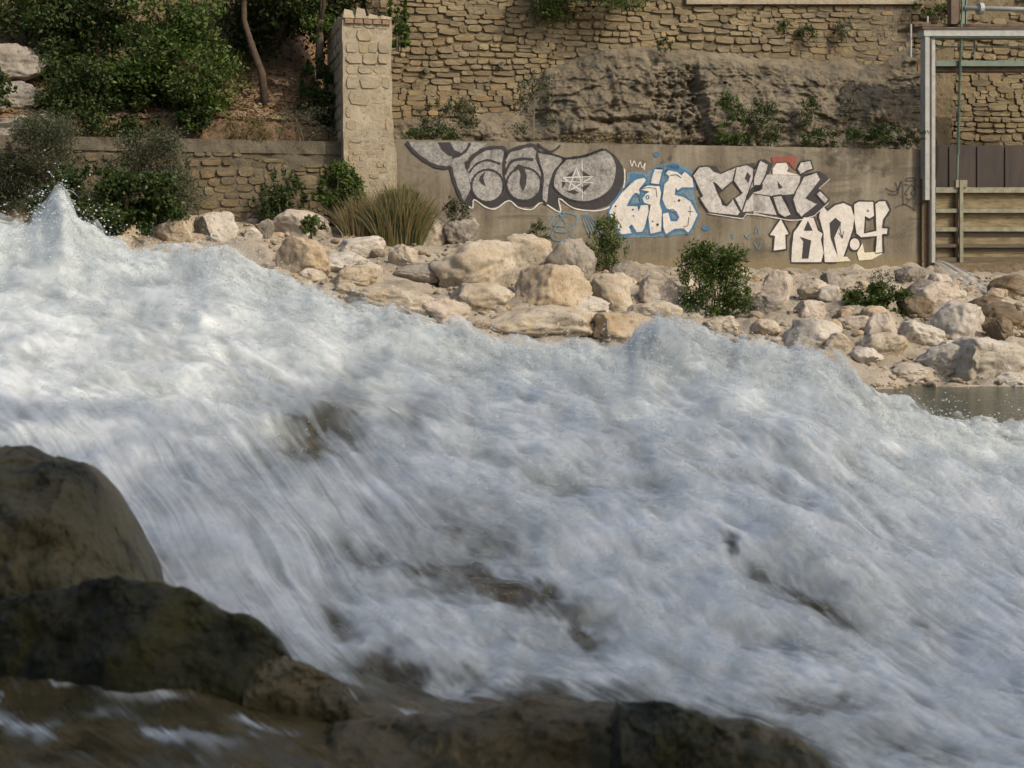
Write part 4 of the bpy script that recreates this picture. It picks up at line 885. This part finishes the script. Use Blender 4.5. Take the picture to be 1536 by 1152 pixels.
tree('oak_tree', (1420, -120, 1620, 34), 38.2, [(1500, 60, 0), (1500, 20, 0), (1500, -30, 0)], l_dark, 'dark tree behind the sluice machinery at the top right corner', 9000, .12, 16, 27, 'trees behind the gate')
# dark leaf litter strip
def blades(name, x0, x1, ybase, ytop, Y, n, mats, label, seed, cat='grass clump', spread=.4, wd=.014):
    r = random.Random(seed); a, b = at(x0, ybase, Y), at(x1, ytop, Y); gz = float(ground((a[0] + b[0]) / 2, Y - .3)); h = b[2] - gz; a[2] = gz; root = empty(name, ((a[0] + b[0]) / 2, Y, gz), label, cat)
    for mi, (m, nm) in enumerate(mats):
        mb = MB()
        for k in range(n // len(mats)):
            u = r.random(); x = a[0] + (b[0] - a[0]) * (.15 + .7 * u); lean = (u - .5) * spread * 2.2 + r.gauss(0, .18); hh = h * r.uniform(.5, 1.08) * (1 - .35 * abs(2 * u - 1)); y_ = Y + r.uniform(-.35, .35); ly = r.gauss(0, .15); pr = []
            for s in (0, .35, .7, 1): pr.append((x + lean * hh * s * s * 1.1, y_ + ly * s, a[2] - .1 + (hh + .1) * s * (1 - .12 * s * abs(lean))))
            V = []
            for j, p in enumerate(pr):
                ww = wd * (1, .9, .6, .1)[j] * r.uniform(.8, 1.2); V += [(p[0] - ww, p[1], p[2]), (p[0] + ww, p[1] + ww * .5, p[2])]
            mb.add(V, [(0, 1, 3, 2), (2, 3, 5, 4), (4, 5, 7, 6)])
        mb.build(nm, m, root)
    return root
blades('reed_clump', 552, 645, 338, 270, 29.6, 1500, [(l_reed, 'green_blades'), (l_dry, 'dry_blades')], 'large clump of reeds and dry grass at the foot of the stone pier', 5, spread=.3)
bush('bush', 560, 285, 640, 336, 29.9, l_dark, 'dark leafy growth in the middle of the reed clump', n=3500, size=.06, nl=12, seed=141, aspect=.25)
blades('dry_grass', 505, 585, 336, 280, 29.8, 500, [(l_dry, 'dry_blades')], 'tangled brown dry grass left of the reed clump', 6)
# bank of pale rock at far left on the slope
for i, (x0, y0, x1, y1, m, lab) in enumerate([(-60, 62, 78, 118, m_grey, 'buff limestone ledge on the slope at the far left'), (-70, 112, 76, 170, m_grey, 'brown-grey rock ledge below the buff limestone'), (-60, 165, 90, 222, m_grey, 'greyish rock bench at far left above the feathery bush')]):
    boulder(x0, y0, x1, y1, m, lab, 300 + i, dep=.9, Y=30.0 + (2 - i) * .8, sink=.1, rough=.10, facets=14, sq=3.4)

# ------------------------------------------------------------------ the torrent
PX0, PX1, NC = -260, 1800, 1030
NR1, NR2 = 560, 50
CR = [(-260, 322), (-100, 318), (0, 325), (40, 322), (66, 308), (80, 286), (93, 264), (101, 284), (112, 322), (150, 340), (200, 362), (270, 374), (320, 364), (350, 370), (380, 398), (400, 412), (440, 424), (470, 426), (520, 446), (600, 462), (680, 480), (720, 490), (760, 500), (800, 512), (850, 508), (900, 510), (940, 506), (955, 484), (985, 462), (1015, 474), (1060, 492), (1120, 506), (1180, 514), (1240, 526), (1285, 556), (1310, 586), (1345, 604), (1400, 618), (1440, 622), (1536, 632), (1800, 652)]
cols = np.linspace(PX0, PX1, NC)
crest_base = np.interp(cols, [-260, 0, 120, 300, 520, 800, 985, 1150, 1285, 1345, 1440, 1536, 1800], [340, 344, 360, 392, 464, 528, 523, 528, 574, 620, 636, 646, 666])
for _ in range(3): crest_base = np.convolve(np.pad(crest_base, 25, 'edge'), np.ones(51) / 51, 'valid')
crest = np.interp(cols, *zip(*CR)) + 18 + noise(cols * .03, 2.2, 1) * 7 + noise(cols * .08, 7.2, 3) * 3
crest = np.convolve(np.pad(crest, 3, 'edge'), np.ones(7) / 7, 'valid')
Yc = np.interp(cols, [-260, 300, 800, 1250, 1536, 1800], [12, 11.2, 11, 11.6, 13.2, 14.2]); Y0 = np.interp(cols, [-260, 300, 1536, 1800], [2.7, 2.85, 4.3, 4.6])
s1 = np.linspace(0, 1, NR1)[:, None]; PYB = 1260.0
PY = PYB + (crest_base[None] - PYB) * s1 + (crest - crest_base)[None] * np.exp(-((1 - s1) / .07) ** 2); PXg = np.repeat(cols[None], NR1, 0)
tt = s1 * np.ones((1, NC)); YY = Y0[None] * (Yc / Y0)[None] ** tt
b_ = (576 - PY) / F; dY = ct + b_ * st; XX = (PXg - 768) / F * YY / dY; ZZ = CZ + (-st + b_ * ct) * YY / dY
# back of the crest, falling away to the pool and the far bank
u2 = np.linspace(0, 1, NR2 + 1)[1:, None]; Yb = YY[-1][None] + u2 * 6.5; Xb = XX[-1][None] * (1 + u2 * .35)
zend = np.where(cols < 700, .6, -.25)[None]; Zb = ZZ[-1][None] * (1 - sm(0, 1, u2)) + zend * sm(0, 1, u2)
Zb = Zb - .25 * sm(0, .2, u2)
XX = np.vstack([XX, Xb]); YY = np.vstack([YY, Yb]); ZZ = np.vstack([ZZ, Zb])
PXa = np.vstack([PXg, np.repeat(cols[None], NR2, 0)]); PYa = np.vstack([PY, crest[None] - 60 * u2]); NR = NR1 + NR2
# flow direction over the surface and a line-integral smear along it
dpx = cols[1] - cols[0]; PYr = np.gradient(PYa, axis=0); PYc_ = np.gradient(PYa, axis=1) / dpx
SILK = sm(760, 420, PXa + .25 * (PYa - 800)) * sm(560, 720, PYa) + .5 * sm(1150, 1400, PXa) * sm(650, 900, PYa)
SILK = np.clip(SILK, 0, 1)
def wallang():
    a = np.interp(PYa, [300, 450, 650, 850, 1050, 1260], [12, 20, 32, 44, 30, 8]); lft = np.interp(PXa, [0, 350, 800, 1536], [8, 10, 0, -4])
    a = a + lft + fbm(PXa * .0035, PYa * .005, 3, 3) * 42 * (1 - .7 * SILK) + 8 * SILK
    return np.radians(a)
ANG = wallang(); fx, fy = np.cos(ANG), np.sin(ANG)
dcol = fx / dpx; drow = (fy - PYc_ * fx) / np.where(np.abs(PYr) < .3, -.3, PYr)
drow = np.clip(drow, -2.5, 2.5)
def samp(A, r, c):
    r = np.clip(r, 0, NR - 1.001); c = np.clip(c, 0, NC - 1.001); ri = r.astype(np.int32); ci = c.astype(np.int32); fr = (r - ri).astype(np.float32); fc = (c - ci).astype(np.float32)
    i = ri * NC + ci; A = A.ravel(); return (A[i] * (1 - fr) * (1 - fc) + A[i + 1] * (1 - fr) * fc + A[i + NC] * fr * (1 - fc) + A[i + NC + 1] * fr * fc)
rg, cg = np.meshgrid(np.arange(NR, dtype=float), np.arange(NC, dtype=float), indexing='ij')
def lic(fields, L, step):
    acc = [f.astype(np.float32).copy() for f in fields]; n = 1
    for sg_ in (1, -1):
        r, c = rg.copy(), cg.copy()
        for k in range(L):
            vr, vc = samp(drow, r, c), samp(dcol, r, c); r = np.clip(r + sg_ * vr * step, 0, NR - 1.001); c = np.clip(c + sg_ * vc * step, 0, NC - 1.001)
            for a_, f in zip(acc, fields): a_ += samp(f, r, c)
    out = []
    for a_ in acc: a_ = a_ / (2 * L + 1); out.append((a_ - a_.mean()) / (a_.std() + 1e-9))
    return out
n_big = fbm(XX * 1.1, YY * 1.1, 1.3, 3); n_mid = fbm(XX * 3.2, YY * 3.6, 5.1, 4, .55); n_sm = fbm(XX * 11, YY * 12, 2.7, 3, .6)
wh = RNG.normal(size=XX.shape); wh2 = RNG.normal(size=XX.shape)
k_ = np.array([1, 2, 1.]) / 4
for _ in range(2):
    wh = np.apply_along_axis(lambda a: np.convolve(a, k_, 'same'), 0, wh); wh = np.apply_along_axis(lambda a: np.convolve(a, k_, 'same'), 1, wh)
billow = 1 - 2 * np.abs(noise(XX * 2.0, YY * 2.2, 4.)); bil2 = 1 - 2 * np.abs(noise(XX * 5.5, YY * 6, 7.))
n_fine = fbm(XX * 26, YY * 28, 3.7, 2, .6)
n_big, billow_s, bil2_s = lic([n_big, billow, bil2], 4, 2.4)
n_mid_s, n_sm_s = lic([n_mid, n_sm], 5, 2.2); n_fine, = lic([n_fine], 3, 1.8)
streak, = lic([wh], 7, 1.8); streakL, = lic([wh2], 14, 2.2); silk, silk2 = lic([wh2, fbm(XX * 9, YY * 9, 33., 3)], 26, 2.4)
# where the water is thin and dark: (px, py, half-length, half-width, angle deg, amount)
DK = [(478, 640, 75, 34, -30, .75), (600, 615, 60, 22, 10, .45), (700, 800, 110, 34, 8, .5), (600, 845, 90, 16, 14, .8), (760, 880, 120, 20, 20, 1.0), (850, 920, 55, 14, 38, 1.0), (1215, 885, 80, 24, 28, .75), (1098, 818, 15, 10, -40, .7),
      (1150, 850, 30, 12, 20, .6), (590, 998, 60, 20, 8, .95), (690, 1015, 40, 14, 10, .9), (650, 880, 60, 14, 10, .6), (935, 650, 110, 14, 50, .35), (1220, 1050, 90, 14, 4, .6), (1020, 1000, 60, 12, 30, .35), (360, 560, 60, 10, 25, .2), (1080, 530, 40, 10, 20, .2),
      (1390, 935, 40, 12, 55, .3), (780, 700, 80, 12, 30, .2), (560, 700, 90, 12, 10, .25), (800, 960, 90, 10, 8, .3), (500, 930, 40, 14, 40, .5), (1350, 1120, 90, 16, 12, .7), (300, 720, 80, 8, 45, .3)]
dark = np.zeros_like(XX)
wx = fbm(PXa * .02, PYa * .03, 8, 3) * 26; wy = fbm(PXa * .02, PYa * .03, 12, 3) * 18
for (cx, cy, a_, b2, an, am) in DK:
    b2 *= 1.35; a_ *= 1.1
    c, s = math.cos(math.radians(an)), math.sin(math.radians(an)); dx, dy_ = PXa + wx - cx, PYa + wy - cy
    u = (dx * c + dy_ * s) / a_; v = (-dx * s + dy_ * c) / b2; dark = np.maximum(dark, am * np.exp(-(u * u + v * v) * .9))
edge = np.interp(PXa[0], [-260, 0, 130, 220, 300, 420, 470, 600, 700, 800, 900, 1050, 1180, 1260, 1400, 1800], [820, 840, 880, 905, 925, 965, 1000, 1005, 1020, 1018, 1028, 1058, 1095, 1150, 1300, 1400])[None]
shallow = sm(-26, 40, PYa + wy * .8 - edge + 14 * n_mid_s + 7 * streakL)                      # brown shallows beside the torrent
foamline = 0
for (pts, wd_) in ((([-60, 1076], [40, 1086], [100, 1104], [150, 1092], [200, 1096], [260, 1092], [340, 1075], [420, 1098], [520, 1104], [620, 1104]), 12), (([500, 1040], [580, 1052], [640, 1080], [700, 1110], [760, 1150]), 9), (([-60, 1060], [120, 1020], [230, 1035], [330, 1050]), 6)):
    yv = np.interp(PXa, [p[0] for p in pts], [p[1] for p in pts], left=-999, right=-999); foamline = np.maximum(foamline, np.exp(-((PYa + wy * .6 + fbm(PXa * .03, PYa * .03, 5, 4) * 10 - yv) / (wd_ * (.5 + np.clip(.6 + n_mid_s * .5, .1, 2)))) ** 2) * sm(-1.1, .9, streakL * .5 + n_mid_s) * sm(pts[-1][0], pts[-1][0] - 90, PXa))
foam = .86 - dark * np.clip(.85 + .3 * n_mid_s + .25 * n_sm_s + .15 * streak, 0, 1.6) - .06 * np.clip(-n_big, 0, 3) + .06 * n_mid_s + .055 * n_sm_s + .035 * n_fine + .025 * streak + .02 * streakL
foam = foam * (1 - .6 * SILK) + .6 * SILK * (.74 - dark * .6 + .09 * silk + .11 * silk2)
foam = foam * (1 - shallow) + shallow * np.clip(.10 + .05 * streakL + .09 * n_mid_s + .6 * foamline, 0, 1)
foam = np.clip(foam, 0.02, 1)
gp_ = sm(1330, 1480, PXa) * sm(690, 640, PYa); foam = np.clip(foam - gp_ * (.45 + .25 * n_sm_s) * sm(.0, .6, n_mid_s + .4), 0, 1)
sc_ = np.clip(YY / 11, .3, 1.15); calm = 1 - .55 * shallow
hgt = (n_big * .055 + billow_s * .026 + bil2_s * .016 + n_mid_s * .013 + n_sm_s * .0065 + n_fine * .0025 + streak * .001 + streakL * .001) * .72 * sc_ * calm * (1 - .5 * SILK) + (silk * .003 + silk2 * .008) * SILK * sc_ - dark * .05
Ed = np.abs(np.arange(NR)[:, None] - NR1)
hgt = hgt * .85 * (1 - .6 * np.exp(-(Ed / 30.) ** 2))
ZZf = ZZ + hgt; YYf = YY - hgt * .5 + noise(XX * 1.7, YY * 1.7, 9.) * .10 * calm
def water_mat():
    m, nt, b = newmat('white_water'); at_ = N(nt, 'ShaderNodeAttribute', attribute_name='foam'); f = at_.outputs['Fac']
    c = ramp(nt, f, [(0, (.045, .042, .020)), (.25, (.11, .11, .08)), (.6, (.44, .47, .46)), (.85, (.70, .74, .735)), (1, (.82, .865, .865))])
    v0 = coords(nt, False); bed = ramp(nt, nz(nt, v0, 3.5, 6, .65, .6), [(.36, (.045, .042, .022)), (.52, (.12, .095, .045)), (.68, (.17, .14, .085))])
    c = mix(nt, ramp(nt, f, [(.06, K(1)), (.34, K(0))]), c, bed)
    lk(nt, c, b.inputs['Base Color']); lk(nt, ramp(nt, f, [(0, K(.14)), (.5, K(.6)), (1, K(.85))]), b.inputs['Roughness'])
    b.inputs['IOR'].default_value = 1.33; b.inputs['Specular IOR Level'].default_value = .4
    lk(nt, ramp(nt, f, [(.3, K(0)), (.7, K(.75))]), b.inputs['Subsurface Weight']); b.inputs['Subsurface Radius'].default_value = (.8, .95, 1.0); b.inputs['Subsurface Scale'].default_value = .07
    v = coords(nt, False); bump(nt, b, nz(nt, v, 24, 5, .65, .8), .22, .012)
    return m
m_water = water_mat()
tor = obj('rapids', np.stack([XX, YYf, ZZf], -1), gridfaces(NR, NC), m_water); tag(tor, kind='structure')
def setattr_f(o, name, A):
    a = o.data.attributes.new(name, 'FLOAT', 'POINT'); a.data.foreach_set('value', np.asarray(A, np.float32).ravel())
setattr_f(tor, 'foam', foam)
# veils of fine spray lifted off the surface
def spray_mat():
    m, nt, b = newmat('spray_veil'); at_ = N(nt, 'ShaderNodeAttribute', attribute_name='veil')
    d = N(nt, 'ShaderNodeBsdfDiffuse'); d.inputs[0].default_value = (.82, .865, .865, 1); tl = N(nt, 'ShaderNodeBsdfTranslucent'); tl.inputs[0].default_value = (.82, .865, .865, 1)
    m1 = N(nt, 'ShaderNodeMixShader'); m1.inputs[0].default_value = .4; lk(nt, d.outputs[0], m1.inputs[1]); lk(nt, tl.outputs[0], m1.inputs[2])
    t = N(nt, 'ShaderNodeBsdfTransparent'); m2 = N(nt, 'ShaderNodeMixShader'); lk(nt, at_.outputs['Fac'], m2.inputs[0]); lk(nt, t.outputs[0], m2.inputs[1]); lk(nt, m1.outputs[0], m2.inputs[2])
    lk(nt, m2.outputs[0], nt.nodes['Material Output'].inputs[0]); return m
m_spray = spray_mat()
crestw = np.exp(-((np.arange(NR)[:, None] - NR1) / 38.) ** 2) * np.ones((1, NC))
shp = noise(PXa * .03, PYa * .02, 30)
def veil(k, sl_r, step, al_fn, lift_fn):
    nA = fbm(XX * 2.2 + k * 9, YY * 2.2, 11 + k * 3., 4, .6); nB = fbm(XX * 12 + k * 9, YY * 12, 21 + k * 3., 4, .75); nA, = lic([nA], 5, 2.6); nB, = lic([nB], 2, 1.6)
    Z2 = ZZf + lift_fn(nA, nB); al = np.clip(al_fn(nA, nB), 0, .8); Y2 = YYf - .02 * nB * sc_; q = (slice(sl_r[0], sl_r[1], step), slice(None, None, step)); r2, c2 = Z2[q].shape
    o = obj('spray', np.stack([XX[q], Y2[q], Z2[q]], -1), gridfaces(r2, c2), m_spray); tag(o, kind='stuff'); setattr_f(o, 'veil', al[q])
for k in range(4):
    veil(k, (0, NR), 3, lambda a, b: sm(-.3, 2.4, a * .8 + b * .45 - .15 * k) * .55 * (1 - shallow) * (1 - .93 * dark) * (1 - .5 * SILK), lambda a, b: (.02 + .028 * k + (.010 + .004 * k) * a + .006 * b) * sc_)
peak = np.clip(noise(PXa * .018, 3 + 0 * PXa, 30) * 1.6, -.3, 1)
for k in range(4):
    veil(5 + k, (NR1 - 110, NR1 + 30), 1 if k < 1 else 2, lambda a, b: crestw * np.clip(.34 - .05 * k + .18 * a + .34 * b, 0, 1) * (1 - .06 * k), lambda a, b: crestw * (.012 + .024 * k) * np.clip(1 + .28 * a + .07 * b + .3 * peak, .1, 3) + .006)
# flying droplets
r = np.random.default_rng(77); V0, F0_ = ICO[0]; VV = []; FF = []; nd = 15000
m_drop = flat_mat('water_drop', (.68, .74, .73), (.80, .85, .85), 5, .25)
rows = np.where(r.random(nd) < .6, NR1 - np.abs(r.normal(size=nd)) * 26, r.random(nd) ** .7 * (NR1 - 230) + 220).astype(int).clip(60, NR - 5)
colw = np.ones(NC) + 3.5 * np.exp(-((cols - 110) / 60) ** 2) + 3 * np.exp(-((cols - 340) / 60) ** 2) + 3 * np.exp(-((cols - 990) / 60) ** 2) + 1.5 * np.exp(-((cols - 760) / 80) ** 2); colw /= colw.sum()
cc = r.choice(NC, nd, p=colw)
for i in range(nd):
    y_ = YYf[rows[i], cc[i]]; edge_ = abs(rows[i] - NR1) < 40; rr = (.0009 + (.0034 if edge_ else .0030) * r.random() ** 3) * y_ / 9; up = (abs(r.normal()) * .10 + (.15 * r.random() ** 3 if edge_ else 0)) * y_ / 10 + .01
    p = np.array([XX[rows[i], cc[i]] + r.normal() * .03, y_ - .03, ZZf[rows[i], cc[i]] + up]); VV.append((V0 * np.array([rr * r.uniform(1, 2.4), rr, rr * r.uniform(.7, 1.6)])) + p); FF.append(F0_ + 12 * i)
tag(obj('spray_droplets', np.concatenate(VV), np.concatenate(FF), m_drop), kind='stuff')

r = np.random.default_rng(78); VV = []; FF = []; ns = 3600; c = 0
rows = np.where(r.random(ns) < .18, NR1 - np.abs(r.normal(size=ns)) * 34, 120 + r.random(ns) ** .8 * (NR1 - 120)).astype(int).clip(60, NR - 6); cc = r.choice(NC, ns, p=colw)
for i in range(ns):
    R0, C0 = rows[i], cc[i]
    if shallow[R0, C0] > .3: continue
    y_ = YYf[R0, C0]; sc1 = y_ / 10; L = (.04 + .16 * r.random() ** 2) * sc1; rr = (.0009 + .0018 * r.random() ** 2) * sc1; up = r.uniform(.1, .6) * L
    a = ANG[R0, C0] + r.normal() * .3; dx = L * math.cos(a) * r.choice([1, 1, 1, -.6]); dyy = -L * math.sin(abs(a)) * 1.2; p0 = np.array([XX[R0, C0], y_ - .02, ZZf[R0, C0] + abs(r.normal()) * .03 * sc1]); n_ = 6
    for q in range(n_):
        u = q / (n_ - 1); p = p0 + np.array([dx * u, dyy * u, up * 4 * u * (1 - u) * .5 - up * .5 * u * u]); w_ = rr * math.sin(math.pi * (u * .86 + .07)) * (1 + .4 * r.normal() * .5)
        for k in range(3): VV.append((p[0] + w_ * math.cos(2.1 * k), p[1] + w_ * math.sin(2.1 * k) * .6, p[2] + w_ * math.sin(2.1 * k)))
    for q in range(n_ - 1):
        for k in range(3): FF.append((c + q * 3 + k, c + q * 3 + (k + 1) % 3, c + q * 3 + 3 + (k + 1) % 3, c + q * 3 + 3 + k))
    c += 3 * n_
tag(obj('spray_strands', np.array(VV), np.array(FF), m_drop), kind='stuff')

# ------------------------------------------------------------------ calm pool on the right
def pool_mat():
    m, nt, b = newmat('pool_water'); v = coords(nt, False, (1, 2.6, 1)); n = nz(nt, v, 3.5, 6, .6, .5)
    lk(nt, ramp(nt, nz(nt, v, .8, 5, .6), [(.4, (.030, .042, .028)), (.65, (.06, .075, .05))]), b.inputs['Base Color']); b.inputs['Roughness'].default_value = .12; b.inputs['IOR'].default_value = 1.33
    bump(nt, b, n, .6, .05); return m
tag(obj('river', [(-50, 11.5, 0), (70, 11.5, 0), (70, 25, 0), (-50, 25, 0)], [(0, 1, 2, 3)], pool_mat()), kind='structure')
# leak falling from the gate sill
pts = [(1404, 391), (1416, 396), (1432, 406), (1448, 418), (1462, 430), (1474, 442), (1490, 450)]; V = []; Fc = []
for i, (px, py) in enumerate(pts):
    wdp = 5 + i * 3.2; Yl = 33.0 - i * .45
    for j in range(9):
        u = j / 8 - .5; p = at(px + u * wdp * 1.3, py - u * wdp * .9 + 3 * float(noise(i * .9, j * .8, 4)), Yl + .04 * math.sin(j * 2)); V.append(p)
o = obj('gate_leak', V, gridfaces(len(pts), 9), m_spray); setattr_f(o, 'veil', [.75 * float(sm(-.6, .5, noise(i * .7, j * 1.4, 2))) for i in range(len(pts)) for j in range(9)])
tag(o, kind='structure')

# ------------------------------------------------------------------ foreground rocks
def fgrock(outline, Y, mat, label, seed, back=1.0, fall=.9, name='river_rock'):
    """outline: upper contour in the picture, left to right; the rock swells towards the viewer below it and drops off behind"""
    n = 220; xs = np.linspace(outline[0][0], outline[-1][0], n); ys = np.interp(xs, *zip(*outline)) + noise(xs * .02, seed, 1) * 8 + noise(xs * .06, seed, 2) * 3; m = 160; V = np.zeros((m, n, 3))
    top = np.array([at(a, b, Y) for a, b in zip(xs, ys)])
    for j in range(m):
        v = j / (m - 1)
        if v < .28:   # behind the crest
            w_ = 1 - v / .28; yy_ = Y + back * w_ + 0 * xs; zz_ = top[:, 2] - .9 * w_ ** 1.6
        else:
            w_ = (v - .28) / .72; yy_ = Y - fall * (w_ ** .8) + 0 * xs; zz_ = top[:, 2] - (1.1 * w_ ** 1.7)
        V[j, :, 0] = top[:, 0]; V[j, :, 1] = yy_; V[j, :, 2] = zz_
    e = np.minimum(np.arange(n), np.arange(n)[::-1]) / n
    X, Y_, Z = V[..., 0], V[..., 1], V[..., 2]
    q_ = fbm(X * 1.6 + seed, Y_ * 1.6, Z * 2.4, 3); q2 = fbm(X * 4.2 + seed, Y_ * 4.2, Z * 6, 3)
    d = q_ * .20 + np.round(q2 * 4) / 4 * .03 + fbm(X * 4 + seed, Y_ * 4, Z * 4, 6, .6) * .075 + fbm(X * 9 + seed, Y_ * 9, Z * 9, 5, .6) * .02 + fbm(X * 22, Y_ * 22 + seed, Z * 22, 3) * .008
    V[..., 2] += d * .5; V[..., 1] -= d
    return tag(obj(name, V, gridfaces(m, n)[:, ::-1], mat), label, 'rock', 'wet rocks in the foreground')
fgrock([(-260, 690), (-100, 668), (0, 664), (50, 674), (130, 698), (158, 735), (185, 785), (205, 835), (225, 880), (240, 960)], 4.9, m_black, 'big dark brown wet rock at the left edge beside the white water', 3.3, 1.1, .7)
fgrock([(-260, 900), (-40, 905), (60, 892), (110, 880), (230, 872), (300, 894), (370, 922), (410, 948), (435, 985), (452, 1012), (470, 1060)], 4.15, m_moss, 'black mossy wet rock with yellow-green streaks at lower left', 8.1, .7, .2)
fgrock([(430, 1160), (500, 1090), (600, 1066), (700, 1062), (800, 1050), (900, 1050), (960, 1058), (1100, 1080), (1180, 1102), (1225, 1132), (1262, 1170), (1300, 1290)], 3.95, m_brownwet, 'long low brown ledge along the bottom edge, washed by thin water', 5.5, .8, .75)
fgrock([(896, 1230), (912, 1090), (926, 1044), (1000, 1050), (1060, 1066), (1092, 1100), (1120, 1230)], 3.82, m_moss, 'squat black mossy rock on the brown ledge at the bottom edge', 15.5, .3, .6)
fgrock([(380, 1010), (430, 985), (470, 1000), (520, 1030), (560, 1075)], 4.2, m_brownwet, 'small wet rock tip where the white water meets the brown shallows', 17.5, .4, .25)

# ------------------------------------------------------------------ trees on the near bank, which shade the rapids
m_nearbank = m_earth
def big_tree(x, y, z0, h, rad, n, seed, label, sz=.42):
    r = np.random.default_rng(seed); lo = []
    for i in range(30):
        a = r.uniform(0, 6.28); q = r.uniform(0, .85) * rad; lo.append((x + q * math.cos(a), y + q * math.sin(a), z0 + h * r.uniform(.45, .95), rad * r.uniform(.3, .45), rad * r.uniform(.3, .45), rad * r.uniform(.25, .38)))
    root = empty('plane_tree', (x, y, z0), label, 'tree', 'trees on the near bank'); V, Fc = leaves(lo, n, sz, seed, .2, 0, .8); obj('crown', V, Fc, l_mid, root, False)
    MB().tube([(x, y, z0 - 1), (x + .2, y, z0 + h * .3), (x, y + .2, z0 + h * .6)], [.45, .36, .2], 10).build('trunk', m_bark, root, True)
for i, (x, y, z0, h, rad, n, lab) in enumerate([(13, -7, 0, 17, 6.5, 15000, 'tall leafy tree on the near bank behind the viewer, the middle one'), (21, 1, 0, 18, 7, 20500, 'tall leafy tree on the near bank far out to the right'), (5.5, -10, 0, 15, 6, 13000, 'tall leafy tree on the near bank close behind the viewer'), (-3.5, -2.2, 0, 10.5, 5.5, 15000, 'unseen spreading leafy tree, added over the near bank to dim the foreground rocks'), (17, -4.5, 0, 19, 7, 20200, 'tall leafy tree on the near bank, the tallest one')]):  # the spreading tree is added out of view to block sky light overhead
    big_tree(x, y, z0, h, rad, n, 400 + i, lab, .20 if n > 20000 else .42)
